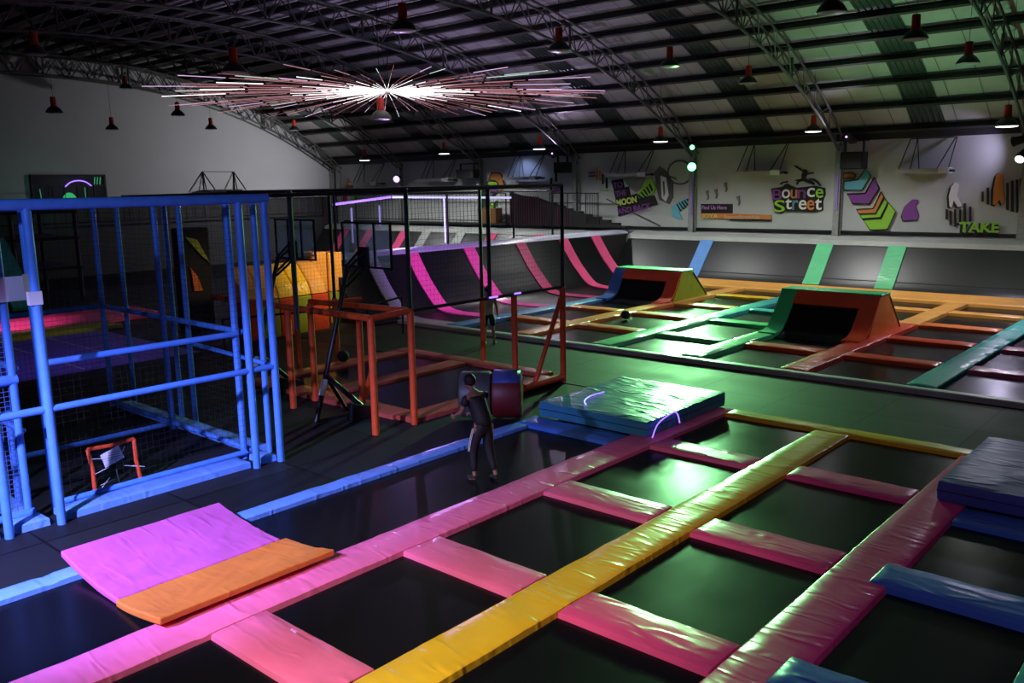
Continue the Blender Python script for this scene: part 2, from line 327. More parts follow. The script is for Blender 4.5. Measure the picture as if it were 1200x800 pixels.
 'hex': [('orange',[(-35.28,4.95),(-34.96,5.35),(-34.31,5.3),(-34.03,4.6),(-34.39,4.13),(-34.48,4.65),(-34.72,4.87)]),('lime',[(-35.44,4.7),(-35.28,4.88),(-34.62,4.82),(-34.45,4.62),(-34.63,4.55),(-35.34,4.64)]),('purple',[(-35.56,4.44),(-34.73,4.54),(-34.59,4.32),(-35.06,3.95),(-35.57,4.03)]),('lime',[(-35.37,3.73),(-35.06,3.05),(-34.65,3.72),(-35.05,3.39)])],
 'leftbars': [('black',[(-30.31,5.37),(-30.18,5.37),(-30.19,4.75),(-30.31,4.75)]),('black',[(-30.65,4.96),(-30.53,4.96),(-30.54,4.31),(-30.66,4.31)]),('orange',[(-29.91,5.75),(-29.82,5.75),(-29.82,5.29),(-29.91,5.29)]),('purple',[(-30.46,4.43),(-29.88,4.48),(-29.88,4.4),(-30.46,4.33)]),('purple',[(-30.46,4.28),(-30.01,4.33),(-30.01,4.24),(-30.46,4.19)])],
 'orangetri': [('orange',[(-48.93,4.33),(-48.52,5.29),(-48.05,4.76),(-48.02,4.33)]),('red',[(-49.3,4.28),(-48.76,4.31),(-48.77,3.73),(-49.35,3.7)]),('lime',[(-48.3,4.11),(-47.43,4.16),(-47.46,3.68),(-48.34,3.66)])],
}
# ================================================================== THE HALL
X0, X1, YN, YF = -50.03, 9.0, -3.0, 38.0
def roofz(Y): return 12.1-5.7*(abs(Y-18)/20)**2.5
def chordz(Y): return 10.7-5.0*(abs(Y-18)/19.7)**2.5

bm = NB(); box(bm, X0-.2, X1, YN, YF+.2, -.3, 0); struct('floor', bm, M['floor'])
bm = NB(); box(bm, -26.0, X1-.1, 15.62, 19.3, .0005, .012); struct('floor', bm, M['walk'])
bm = NB(); box(bm, X0, X1, YF, YF+.2, 0, 6.55); struct('wall_far', bm, M['wall'])
bm = NB(); box(bm, X1, X1+.2, YN, YF, 0, 7); struct('wall_right', bm, M['darkwall'])
bm = NB(); box(bm, X0, X1, YN-.2, YN, 0, 5.2); struct('wall_near', bm, M['darkwall'])
# gable wall with the arched top
prof = [(YN+i*(YF-YN)/60) for i in range(61)]
bm = NB()
poly = [(YN, 4.0)]+[(y, roofz(y)-.02) for y in prof]+[(YF, 4.0)]
prism(bm, poly, lambda y, z: (X0, y, z), lambda y, z: (X0-.2, y, z)); struct('wall_left', bm, M['gable'])
bm = NB(); box(bm, X0-.2, X0+.02, YN, YF, 0, 4.0); struct('wall_left', bm, M['darkwall'])
# roof cladding
bm = NB()
rows = [[bm.verts.new((x, y, roofz(y))) for y in prof] for x in (X0-.2, X1+.2)]
rows2 = [[bm.verts.new((x, y, roofz(y)+.12)) for y in prof] for x in (X0-.2, X1+.2)]
for i in range(60):
    bm.faces.new((rows[0][i], rows[0][i+1], rows[1][i+1], rows[1][i])); bm.faces.new((rows2[0][i], rows2[1][i], rows2[1][i+1], rows2[0][i+1]))
struct('ceiling', bm, M['roof'], True)
nwin = 0
trussX = [-7.4-7.08*i for i in range(7)]+[-.32, 6.76]
for k, tx in enumerate(sorted(trussX)):
    xc = tx-3.54
    if xc < X0+1: continue
    nwin += 1
    bm = NB()
    A = [[bm.verts.new((x, y, roofz(y)-.03)) for y in prof] for x in (xc-.62, xc+.62)]
    for i in range(60): bm.faces.new((A[0][i], A[0][i+1], A[1][i+1], A[1][i]))
    for j in range(6):                      # corrugation ribs of the skylight strip
        xr = xc-.52+j*.21
        for i in range(60):
            y0, y1 = prof[i], prof[i+1]
            p = [bm.verts.new(v) for v in ((xr-.03, y0, roofz(y0)-.03), (xr, y0, roofz(y0)-.065), (xr+.03, y0, roofz(y0)-.03), (xr-.03, y1, roofz(y1)-.03), (xr, y1, roofz(y1)-.065), (xr+.03, y1, roofz(y1)-.03))]
            bm.faces.new((p[0], p[1], p[4], p[3])); bm.faces.new((p[1], p[2], p[5], p[4]))
    struct('window_%d' % nwin, bm, M['skylight'])
    for s in (-2.4, -1.5, 1.5, 2.4):          # panel seams
        pass
ntrim = 0
def trim(bm, mat, smooth=False):
    global ntrim
    ntrim += 1
    return struct('trim_%d' % ntrim, bm, mat, smooth)
# roof panel seams
bm = NB()
xs = X0+1.2
while xs < X1:
    for i in range(60):
        y0, y1 = prof[i], prof[i+1]
        v = [bm.verts.new(p) for p in ((xs-.02, y0, roofz(y0)-.012), (xs+.02, y0, roofz(y0)-.012), (xs+.02, y1, roofz(y1)-.012), (xs-.02, y1, roofz(y1)-.012))]
        bm.faces.new(v)
    xs += 1.18
trim(bm, M['seam'])
# purlins
y = 37.45
while y > YN+.3:
    z = roofz(y)-.1
    sl = (roofz(y+.05)-roofz(y-.05))/.1
    bm = NB()
    a = math.atan(sl); ca, sa = math.cos(a), math.sin(a)
    for (u0, u1, w0, w1) in ((-.07, .07, -.03, 0), (-.012, .012, -.22, -.03), (-.07, .07, -.25, -.22)):
        q = [(u0, w0), (u1, w0), (u1, w1), (u0, w1)]
        prism(bm, q, lambda u, w: (X0, y+u*ca-w*sa, z+u*sa+w*ca), lambda u, w: (X1, y+u*ca-w*sa, z+u*sa+w*ca))
    trim(bm, M['steel_dark'])
    y -= 1.32
# eave beam and wall trims
bm = NB(); box(bm, X0, X1, 37.75, 38, 6.2, 6.5); trim(bm, M['steel_dark'])
bm = NB(); box(bm, X0, X1, 37.9, 38, 2.28, 2.4); trim(bm, M['black'])
bm = NB(); box(bm, X0, X0+.12, YN, YF, 3.95, 4.05); trim(bm, M['black'])
# trusses: curved lattice girders
def truss(tx):
    bm = NB()
    ys = [38-.25-i*(38+2)/30 for i in range(31)]
    low = [(tx, y, chordz(y)) for y in ys if y > -1.7]
    def upz(y): return min(roofz(y)-.40, chordz(y)+.12+1.2*max(0, min(1, (38.4-y)/5, (y+2.4)/5)))
    tube(bm, low, .055, 8)
    for dx in (-.2, .2):
        tube(bm, [(tx+dx, y, upz(y)) for _, y, _ in low], .045, 6)
    n = len(low)
    for i in range(n-1):
        a = Vector(low[i]); yb = (low[i][1]+low[i+1][1])/2
        for dx in (-.2, .2):
            b = Vector((tx+dx, yb, upz(yb)))
            tube(bm, [a, b], .026, 5, False); tube(bm, [b, Vector(low[i+1])], .022, 5, False)
        if i % 2 == 0: tube(bm, [(tx-.2, yb, upz(yb)), (tx+.2, yb, upz(yb))], .02, 5, False)
    for j in range(8):
        yy = 37-j*4.5; tube(bm, [(tx, yy, chordz(yy)), (tx, yy, upz(yy))], .05, 6, False)
    trim(bm, M['steel'], True)
    bm = NB()
    for (a0, a1, b0, b1) in ((-.13, .13, 37.48, 37.51), (-.13, .13, 37.76, 37.79), (-.012, .012, 37.51, 37.76)):
        box(bm, tx+a0, tx+a1, b0, b1, 0, 6.1)
    box(bm, tx-.2, tx+.2, 37.4, 37.85, 0, .03)
    trim(bm, M['column'])
for tx in trussX: truss(tx)
# gable truss standing clear of the wall
truss(X0+.9)

# ------------------------------------------------------------------ near court
G1 = 'pads framing the near trampolines'
S = dict(blue=(-10.72, -10.4), pl=(-8.52, -7.88), ye=(-6.03, -5.4), pr=(-3.57, -2.9))
pad('long bright blue pad strip along the dark floor left of the front trampolines', M['sky'], *S['blue'], .6, 12.12, group=G1, seam=[2.9, 5.7, 8.6])
pad('long pink pad strip nearest the blue strip, lit violet at the front', M['pink'], *S['pl'], .6, 15.55, group=G1, seam=[3.4, 6.2, 9.1, 12])
pad('long yellow pad strip running down the middle of the near court', M['yellow'], *S['ye'], 2.2, 15.12, group=G1, seam=[2.2, 5.1, 7.9, 10.7])
pad('long pink pad strip on the right running under the dark blue crash mat', M['magenta'], *S['pr'], 3.2, 15.12, group=G1, seam=[4.3, 7.0, 9.9])
pad('narrow yellow end pad between the near court and the walkway', M['yellow'], -7.86, -2.9, 15.14, 15.55, group=G1, seam=[2.1])
rowsY = [(4.08, 4.75), (6.72, 7.36), (9.5, 10.16), (12.42, 13.0)]
ordn = ['frontmost', 'second', 'third', 'rearmost']
for k, (a, b) in enumerate(rowsY):
    pad('short pink cross pad joining the left pink strip to the yellow strip, %s of four' % ordn[k], M['pink'], -7.87, -6.04, a, b, group=G1)
    pad('short pink cross pad joining the yellow strip to the right pink strip, %s of four' % ordn[k], M['magenta'], -5.39, -3.58, a, b, group=G1)
pad('blue cross pad at the bottom edge, right of the right pink strip', M['blue'], -3.1, -1.42, 6.8, 7.46, h=.118, group=G1)
pad('blue cross pad right of the pink strip, in front of the dark blue crash mat', M['blue'], -3.1, -1.42, 9.5, 10.16, h=.118, group=G1)
pad('blue cross pad lying under the front edge of the dark blue crash mat', M['blue'], -2.89, -1.42, 12.0, 12.66, group=G1)
pad('teal pad strip at the far right bottom corner', M['teal'], -1.4, -.8, 2.5, 15.12, group=G1)
pad('blue cross pad under the front edge of the green lit crash mat', M['blue'], -10.72, -8.53, 12.14, 12.72, group=G1)
cuts = [1.0]+[v for r in rowsY for v in r]+[15.13]
colsN = [(-7.87, -6.04, 'between the left pink and yellow strips'), (-5.39, -3.58, 'between the yellow and right pink strips')]
rown = ['in the front row', 'in the second row', 'in the third row', 'in the fourth row', 'in the last row']
for a, b, nm in colsN:
    for k in range(5):
        y0, y1 = cuts[2*k], cuts[2*k+1]
        if k == 0: y0 = 2.2
        bed('black trampoline bed %s, %s' % (nm, rown[k]), a+.01, b-.01, y0+.01, y1-.01)
bed('long black trampoline bed between the blue strip and the left pink strip', -10.39, -8.53, .9, 12.12)
for k, (a, b, t) in enumerate(((3.2, 6.78, 'in the bottom right corner'), (7.48, 9.48, 'right of the right pink strip, between two blue cross pads'), (10.18, 12.03, 'just in front of the dark blue crash mat'))):
    bed('black trampoline bed %s' % t, -2.88, -1.42, a, b)

# crash mats
def crash(label, x0, x1, y0, y1, z0, h, mat):
    o = thing('crash_mat', label, 'mat', ((x0+x1)/2, (y0+y1)/2, z0))
    bm = NB(); n = 22
    hx, hy = (x1-x0)/2, (y1-y0)/2
    def pt(i, j):
        u, v = -1+2*i/n, -1+2*j/n
        e = min(1-abs(u), 1-abs(v))
        z = h-.012*math.exp(-e*40)+noise.noise(Vector((u*3+x0, v*3, 1)))*.014+noise.noise(Vector((u*9+x0, v*9, 5)))*.010
        return (u*hx, v*hy, z)
    g = [[bm.verts.new(pt(i, j)) for i in range(n+1)] for j in range(n+1)]
    for j in range(n):
        for i in range(n): bm.faces.new((g[j][i], g[j][i+1], g[j+1][i+1], g[j+1][i]))
    ring = g[0][:]+[g[j][n] for j in range(1, n+1)]+g[n][-2::-1]+[g[j][0] for j in range(n-1, 0, -1)]
    prev = ring
    for zz, out in ((h-.03, 1.006), (h*.55, 1.010), (.03, 1.006), (0, 1.0)):
        cur = [bm.verts.new((v.co.x*out, v.co.y*out, zz+(noise.noise(Vector((v.co.x*3, v.co.y*3, zz*4)))*.008 if zz else 0))) for v in ring]
        for a in range(len(ring)): bm.faces.new((prev[a], prev[(a+1) % len(ring)], cur[(a+1) % len(ring)], cur[a]))
        prev = cur
    bm.faces.new(prev[::-1])
    obj('cover', bm, mat, o, True)
    bm = NB()
    tube(bm, [(-hx*1.012, -hy*1.012, h*.5), (hx*1.012, -hy*1.012, h*.5), (hx*1.012, hy*1.012, h*.5), (-hx*1.012, hy*1.012, h*.5), (-hx*1.012, -hy*1.012, h*.5)], .006, 6)
    obj('zip_seam', bm, M['black'], o)
    return o
crash('big square crash mat catching green light beside the walkway, purple lights on it', -10.6, -8.13, 12.74, 15.62, .112, .29, M['crash'])
crash('thick dark blue crash mat at the right edge lying on the pink strip', -3.25, -.95, 12.68, 15.45, .112, .29, M['navy'])
# purple streaks of light on the crash mat, drawn as glowing tubes
def cord(name, label, pts, r=.012, mat='glowpurple'):
    bm = NB(); P = [Vector(p) for p in pts]; out = []
    for i in range(len(P)-1):
        p0, p1, p2, p3 = P[max(i-1, 0)], P[i], P[i+1], P[min(i+2, len(P)-1)]
        for t in [k/8 for k in range(8)]:
            out.append(.5*((2*p1)+(-p0+p2)*t+(2*p0-5*p1+4*p2-p3)*t*t+(-p0+3*p1-3*p2+p3)*t**3))
    out.append(P[-1]); tube(bm, out, r, 8); o = obj(name, bm, M[mat], None, True); return tag(o, label, 'light')
cord('light_streak', 'curved purple streak of light on top of the green lit crash mat', [(-9.63, 12.95, .435), (-9.85, 13.2, .44), (-9.98, 13.6, .44), (-9.97, 14.02, .435)])
cord('light_streak', 'purple streak of light arching down the side of the green lit crash mat', [(-8.0, 12.72, .14), (-8.05, 13.0, .33), (-8.04, 13.45, .43), (-8.05, 13.65, .37), (-8.0, 13.66, .2)])

# curved foam wedges in the left foreground
def wedge(name, label, x0, x1, y0, y1, fz, th, mat, nx=34, ny=60, crz=1.):
    bm = NB()
    def top(i, j):
        x = x0+(x1-x0)*i/nx; y = y0+(y1-y0)*j/ny
        w = noise.noise(Vector((x*2.1, y*2.1, 2)))*.010+.016*crz*(noise.ridged_multi_fractal(Vector((x*4+y*1.3, y*1.9, 4)), 1, 2, 3, 1, 2)-1)*max(0, 1-abs(i/nx-.6)*2.0)
        return x, y, fz(x)+th+w
    T = [[bm.verts.new(top(i, j)) for i in range(nx+1)] for j in range(ny+1)]
    B = [[bm.verts.new((T[j][i].co.x, T[j][i].co.y, fz(T[j][i].co.x))) for i in range(nx+1)] for j in range(ny+1)]
    for j in range(ny):
        for i in range(nx):
            bm.faces.new((T[j][i], T[j][i+1], T[j+1][i+1], T[j+1][i])); bm.faces.new((B[j][i], B[j+1][i], B[j+1][i+1], B[j][i+1]))
    for i in range(nx):
        bm.faces.new((T[0][i], B[0][i], B[0][i+1], T[0][i+1])); bm.faces.new((T[ny][i], T[ny][i+1], B[ny][i+1], B[ny][i]))
    for j in range(ny):
        bm.faces.new((T[j][0], T[j+1][0], B[j+1][0], B[j][0])); bm.faces.new((T[j][nx], B[j][nx], B[j+1][nx], T[j+1][nx]))
    o = obj(name, bm, mat, None, True)
    md = o.modifiers.new('bevel', 'BEVEL'); md.width = .02; md.segments = 3; md.limit_method = 'ANGLE'
    return tag(o, label, 'mat', 'curved foam wedges')
wedge('foam_wedge', 'violet sagging foam wedge lying over the blue strip, behind the orange one', -10.86, -9.36, 3.78, 5.93, lambda x: .035+.14*max(0, (-9.7-x)/1.1)**1.5, .085, M['violet'])
wedge('foam_wedge', 'orange sagging foam wedge with its edge on the left pink strip', -9.34, -8.3, 3.76, 6.0, lambda x: .035+.12*max(0, (x+9.2)/.85)**1.4, .085, M['orangemat'])

# ------------------------------------------------------------------ far court
G2 = 'pads framing the far trampolines'
pad('pale grey kerb pad along the far side of the walkway', M['greypad'], -22.38, 2.0, 19.3, 19.6, h=.13, group=G2)
P = [(-20.3, -19.66), (-17.42, -16.77), (-14.42, -13.77), (-11.52, -10.9), (-8.77, -8.12), (-5.86, -5.2), (-2.95, -2.3)]
strips = [
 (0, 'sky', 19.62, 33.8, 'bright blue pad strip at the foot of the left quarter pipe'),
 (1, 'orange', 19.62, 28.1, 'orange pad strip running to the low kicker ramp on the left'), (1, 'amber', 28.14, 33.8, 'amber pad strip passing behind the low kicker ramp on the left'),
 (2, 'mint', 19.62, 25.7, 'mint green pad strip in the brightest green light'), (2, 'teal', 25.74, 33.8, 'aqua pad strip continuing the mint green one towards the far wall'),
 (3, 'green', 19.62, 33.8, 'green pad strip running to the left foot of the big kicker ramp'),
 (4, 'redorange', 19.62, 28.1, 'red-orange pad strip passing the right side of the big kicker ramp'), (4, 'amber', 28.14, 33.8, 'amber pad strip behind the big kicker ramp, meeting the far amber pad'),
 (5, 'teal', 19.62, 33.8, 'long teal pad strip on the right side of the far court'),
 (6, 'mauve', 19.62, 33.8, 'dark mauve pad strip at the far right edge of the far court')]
for i, mm, ya, yb, lb in strips:
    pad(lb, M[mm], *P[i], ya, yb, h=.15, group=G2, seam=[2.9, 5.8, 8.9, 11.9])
rowsF = [(22.0, 22.58), (25.2, 25.78), (28.1, 28.68), (31.2, 31.78)]
on = ['first', 'second', 'third', 'fourth']
cn = ['between the blue and the left orange strips', 'between the left orange and mint strips', 'between the mint and green strips', 'between the green and red-orange strips', 'between red-orange and teal strips', 'between teal and mauve strips']
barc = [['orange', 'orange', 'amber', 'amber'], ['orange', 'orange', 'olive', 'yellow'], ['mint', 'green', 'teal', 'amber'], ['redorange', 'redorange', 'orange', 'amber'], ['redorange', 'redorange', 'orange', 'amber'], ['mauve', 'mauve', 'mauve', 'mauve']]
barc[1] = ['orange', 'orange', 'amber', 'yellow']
for c in range(6):
    xa, xb = P[c][1]+.01, P[c+1][0]-.01
    for r, (a, b) in enumerate(rowsF):
        if c == 0 and r == 2: continue
        if c == 3 and r in (1,): continue
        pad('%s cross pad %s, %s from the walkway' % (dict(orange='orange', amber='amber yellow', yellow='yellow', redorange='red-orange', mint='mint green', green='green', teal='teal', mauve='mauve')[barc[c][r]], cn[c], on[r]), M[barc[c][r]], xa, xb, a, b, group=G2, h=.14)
    ys = [19.62]+[v for q in rowsF for v in q]+[33.78]
    for r in range(5):
        y0, y1 = ys[2*r]+.01, ys[2*r+1]-.01
        if c == 0 and r in (3,): continue
        if c == 0 and r == 2: y1 = 27.95
        if c == 3 and r == 2: continue
        if c == 3 and r == 1: y1 = 24.3
        bed('trampoline bed %s, row %s from the walkway' % (cn[c], ['one', 'two', 'three', 'four', 'five'][r]), xa+.01, xb-.01, y0, y1, group='far court trampoline beds')
# the far amber pad rising towards the wall trampolines
bm = NB()
q = [(33.82, .0), (33.84, .14), (33.92, .17), (34.5, .2), (35.05, .30), (35.12, .26), (35.12, 0)]
prism(bm, q, lambda y, z: (-20.3, y, z), lambda y, z: (4.0, y, z))
for xx in []: pass
o = obj('frame_pad', bm, M['amber'], None); md = o.modifiers.new('b', 'BEVEL'); md.width = .03; md.segments = 3
tag(o, 'wide amber orange pad at the foot of the far wall trampolines', 'pad', G2)

def ribbon(bm, prof, v0, v1, th, fn, nv=1):
    """A padded band following a 2-D profile; fn(u, v, z) gives the point."""
    P2 = [Vector(p) for p in prof]; top = []
    for i, p in enumerate(P2):
        d = (P2[min(i+1, len(P2)-1)]-P2[max(i-1, 0)]).normalized(); nrm = Vector((-d.y, d.x))
        if nrm.y < 0: nrm = -nrm
        top.append(p+nrm*th)
    def col(pp, k): return [bm.verts.new(fn(p.x, v0+(v1-v0)*k/nv, p.y)) for p in pp]
    T = [col(top, k) for k in range(nv+1)]; B = [col(P2, k) for k in range(nv+1)]
    n = len(P2)
    for k in range(nv):
        for i in range(n-1):
            bm.faces.new((T[k][i], T[k][i+1], T[k+1][i+1], T[k+1][i])); bm.faces.new((B[k][i], B[k+1][i], B[k+1][i+1], B[k][i+1]))
        bm.faces.new((T[k][0], T[k+1][0], B[k+1][0], B[k][0])); bm.faces.new((T[k][-1], B[k][-1], B[k+1][-1], T[k+1][-1]))
    for i in range(n-1):
        bm.faces.new((T[0][i], B[0][i], B[0][i+1], T[0][i+1])); bm.faces.new((T[nv][i], T[nv][i+1], B[nv][i+1], B[nv][i]))

def smoothprof(pts, m=5):
    Pp = [Vector(p) for p in pts]; out = []
    for i in range(len(Pp)-1):
        p0, p1, p2, p3 = Pp[max(i-1, 0)], Pp[i], Pp[i+1], Pp[min(i+2, len(Pp)-1)]
        for t in [k/m for k in range(m)]:
            out.append(.5*((2*p1)+(-p0+p2)*t+(2*p0-5*p1+4*p2-p3)*t*t+(-p0+3*p1-3*p2+p3)*t**3))
    return [(v.x, max(v.y, .01)) for v in out]+[tuple(pts[-1])]

# left quarter pipe
qp = thing('quarter_pipe', 'curved black quarter pipe with pink pad stripes beside the far court', 'trampoline wall', (-22.5, 27, 0))
def T(x, y, z): return (x+22.5, y-27, z)
profL = smoothprof([(-20.33, .02), (-21.3, .015), (-22.3, .03), (-23.0, .2), (-23.7, .88), (-24.12, 1.42), (-24.58, 2.12)])
sy = [(19.75, 20.3), (21.7, 22.32), (24.8, 25.42), (27.98, 28.6), (30.95, 31.6), (33.4, 34.1)]
edges = [19.62, 19.75, 20.3, 21.7, 22.32, 24.8, 25.42, 27.98, 28.6, 30.95, 31.6, 33.4]
for a, b in zip(edges[::2], edges[1::2]):
    bm = NB(); ribbon(bm, profL, a, b, .02, lambda u, v, z: T(u, v, z), 2); obj('trampoline_panel', bm, M['bedquarter'], qp, True)
bm = NB(); ribbon(bm, [p for p in profL if p[0] < -22.4], 18.3, 19.6, .02, lambda u, v, z: T(u, v, z), 2); obj('trampoline_panel', bm, M['bedquarter'], qp, True)
lab = ['pale lavender pad stripe', 'magenta pad stripe', 'magenta pad stripe', 'dark rose pad stripe', 'rose pad stripe', 'bright rose pad stripe']
mt = ['lavender', 'magenta', 'magenta', 'pinkfar', 'pinkfar', 'pinkfar']
for (a, b), l, mm in zip(sy, lab, mt):
    bm = NB(); ribbon(bm, profL, a, b, .07, lambda u, v, z: T(u, v, z)); o = obj('pad_stripe', bm, M[mm], qp, True); partl(o, l)
    e = o.modifiers.new('e', 'EDGE_SPLIT'); e.split_angle = .7
bm = NB(); ribbon(bm, [(-24.58, 2.1), (-24.75, 2.2), (-25.5, 2.22), (-25.65, 2.1)], 18.3, 36.6, .06, lambda u, v, z: T(u, v, z), 6); obj('ridge_pad', bm, M['lavender'], qp, True)
bm = NB(); prism(bm, [(-24.6, 0), (-24.6, 2.08), (-25.62, 2.1), (-26.8, .1), (-26.8, 0)], lambda u, z: T(u, 18.3, z), lambda u, z: T(u, 36.5, z)); obj('base', bm, M['blackmatte'], qp)
bm = NB(); prism(bm, [(u, z-.02) for u, z in profL if u < -22.4]+[(-24.58, 0), (-22.3, 0)], lambda u, z: T(u, 18.32, z), lambda u, z: T(u, 34.0, z)); obj('frame', bm, M['blackmatte'], qp)

# wall trampolines along the far wall
fw = thing('wall_trampoline', 'long leaning row of black wall trampolines under the murals', 'trampoline wall', (-10, 36, 0))
def T2(x, y, z): return (x+10, y-36, z)
profF = smoothprof([(35.14, .26), (35.35, .42), (35.75, .86), (36.2, 1.38), (36.62, 1.86)], 3)
strF = [(-20.45, -19.8, 'sky', 'sky blue pad stripe'), (-14.85, -14.15, 'mint', 'mint green pad stripe'), (-11.9, -11.2, 'mint', 'creased mint green pad stripe')]
xs = [-24.6]+[v for s in strF for v in s[:2]]+[-8.4, -8.36, -5.4, -5.36, 2.0]
for a, b in ((-24.55, -20.45), (-19.8, -14.85), (-14.15, -11.9), (-11.2, -6.6), (-6.56, 3.5)):
    bm = NB(); ribbon(bm, profF, a, b, .02, lambda u, v, z: T2(v, u, z), 8); obj('trampoline_panel', bm, M['bedwall'], fw, True)
for a, b, mm, l in strF:
    bm = NB(); ribbon(bm, profF, a, b, .08, lambda u, v, z: T2(v, u, z)); o = obj('pad_stripe', bm, M[mm], fw, True); partl(o, l)
    e = o.modifiers.new('e', 'EDGE_SPLIT'); e.split_angle = .7
bm = NB(); ribbon(bm, [(36.62, 1.84), (36.72, 2.0), (37.2, 2.14), (37.45, 2.12)], -24.6, 3.5, .07, lambda u, v, z: T2(v, u, z), 10); obj('top_pad', bm, M['greypad'], fw, True)
bm = NB(); prism(bm, [(35.16, 0), (35.16, .24), (36.6, 1.8), (37.44, 2.08), (37.44, 0)], lambda u, z: T2(-24.5, u, z), lambda u, z: T2(3.5, u, z)); obj('frame', bm, M['blackmatte'], fw)
# the same wall beyond the ridge
fw2 = thing('wall_trampoline', 'distant leaning wall trampolines beyond the quarter pipe with rose and white stripes', 'trampoline wall', (-37, 36, 0))
def T3(x, y, z): return (x+37, y-36, z)
cols2 = [(-30.3, 'pinkfar'), (-33.8, 'pinkfar'), (-36.3, 'greypad'), (-39.3, 'greypad'), (-41.3, 'pinkfar'), (-44.6, 'pinkfar'), (-47.2, 'pinkfar')]
xx = [-25.7]
for x, _ in cols2: xx += [x+.35, x-.35]
xx.append(-49.7)
for a, b in zip(xx[::2], xx[1::2]):
    bm = NB(); ribbon(bm, profF, b, a, .02, lambda u, v, z: T3(v, u, z), 2); obj('trampoline_panel', bm, M['bedwall'], fw2, True)
for x, mm in cols2:
    bm = NB(); ribbon(bm, profF, x-.35, x+.35, .08, lambda u, v, z: T3(v, u, z)); o = obj('pad_stripe', bm, M[mm], fw2, True); partl(o, 'rose pad stripe' if mm == 'pinkfar' else 'white pad stripe')
bm = NB(); ribbon(bm, [(36.62, 1.84), (36.72, 2.0), (37.2, 2.14), (37.45, 2.12)], -49.7, -25.7, .07, lambda u, v, z: T3(v, u, z), 6); obj('top_pad', bm, M['greypad'], fw2, True)
bm = NB(); prism(bm, [(35.16, 0), (35.16, .24), (36.6, 1.8), (37.44, 2.08), (37.44, 0)], lambda u, z: T3(-49.7, u, z), lambda u, z: T3(-27.7, u, z)); obj('frame', bm, M['blackmatte'], fw2)

# kicker ramps
def kicker(label, xa, xb, yf, r0, r1, yb, zr, left, right, top, side):
    o = thing('kicker_ramp', label, 'ramp', ((xa+xb)/2, (yf+yb)/2, .0))
    cx, cy = (xa+xb)/2, (yf+yb)/2
    def TT(x, y, z): return (x-cx, y-cy, z)
    sw = .5
    pr = smoothprof([(yf-.75, .035), (yf-.3, .10), (yf+.08, .32), (r0-.28, zr-.42), (r0-.02, zr-.05)], 4)
    bm = NB(); ribbon(bm, [(y, z) for y, z in pr if z < zr-.28], xa+sw, xb-sw, .015, lambda u, v, z: TT(v, u, z)); obj('trampoline_panel', bm, M['bed'], o, True)
    prs = smoothprof([(yf-.75, .115), (yf-.3, .15), (yf+.08, .36), (r0-.28, zr-.38), (r0, zr-.02)], 4)
    for a, b, mm, l in ((xa, xa+sw, left, 'left side pad'), (xb-sw, xb, right, 'right side pad')):
        bm = NB(); ribbon(bm, prs, a, b, .07, lambda u, v, z: TT(v, u, z)); q = obj('side_pad', bm, M[mm], o, True)
        e = q.modifiers.new('e', 'EDGE_SPLIT'); e.split_angle = .8
    bm = NB(); prism(bm, [(r0-.27, zr-.36), (r0-.33, zr-.32), (r0-.02, zr+.05), (r0+.05, zr+.02), (r0+.02, zr-.1)], lambda u, z: TT(xa+sw-.02, u, z), lambda u, z: TT(xb-sw+.02, u, z)); obj('lip_pad', bm, M[top], o)
    bm = NB(); box(bm, *[v for v in (xa-cx-.02, xb-cx+.02, r0-cy-.02, r1-cy+.02, zr, zr+.075)]); q = obj('deck_pad', bm, M['mint' if side == 'olive' else 'green'], o)
    b_ = q.modifiers.new('b', 'BEVEL'); b_.width = .025; b_.segments = 3
    for a, b in ((xa, xa+.08), (xb-.08, xb)):
        bm = NB(); prism(bm, [(yf-.02, .115), (yf+.1, .3), (r0, zr-.01), (r1, zr-.01), (yb, .115)], lambda u, z: TT(a, u, z), lambda u, z: TT(b, u, z)); obj('end_panel', bm, M[side], o)
    bm = NB(); prism(bm, [(r1-.05, zr-.08), (r1+.01, zr-.01), (yb+.02, .14), (yb-.1, .12)], lambda u, z: TT(xa, u, z), lambda u, z: TT(xb, u, z)); obj('back_pad', bm, M[side], o)
    return o
kicker('big kicker ramp with green left side and red right side in the far court', -11.38, -8.4, 24.62, 25.45, 26.2, 27.35, 1.25, 'green', 'redorange', 'redorange', 'orange')
kicker('smaller looking kicker ramp with red-orange lip beside the quarter pipe', -20.0, -16.95, 28.3, 28.95, 29.75, 30.95, 1.2, 'blue', 'redorange', 'redorange', 'olive')

# ------------------------------------------------------------------ blue cages
def cage(label, loc, outer, inner, rails, pads, nets, extra=()):
    o = thing('batting_cage', label, 'cage', loc); lx, ly, lz = loc
    L = lambda p: (p[0]-lx, p[1]-ly, p[2]-lz)
    for (x, y, h, r) in outer:
        bm = NB(); tube(bm, [L((x, y, .0)), L((x, y, .04)), L((x, y, h))], [r*1.0, r, r], 12); obj('post', bm, M['bluesteel'], o, True)
    for a, b, r in rails:
        bm = NB(); tube(bm, [L(a), L(b)], r, 12); obj('rail', bm, M['bluesteel'], o, True)
    for x0, x1, y0, y1 in pads:
        bm = pad_bm(x0, x1, y0, y1, .0, .11); bmesh.ops.translate(bm, verts=bm.verts, vec=(-lx, -ly, -lz)); obj('base_pad', bm, M['sky'], o, True)
    for ax, c, u0, u1, z0, z1, mt_ in nets:
        bm = NB()
        if ax == 'x': v = [(c, u0, z0), (c, u1, z0), (c, u1, z1), (c, u0, z1)]
        else: v = [(u0, c, z0), (u1, c, z0), (u1, c, z1), (u0, c, z1)]
        bm.faces.new([bm.verts.new(L(p)) for p in v]); q = obj('net', bm, M[mt_], o); uv_planar(q, (1, 2) if ax == 'x' else (0, 2))
    return o
H = 4.46; R = .062
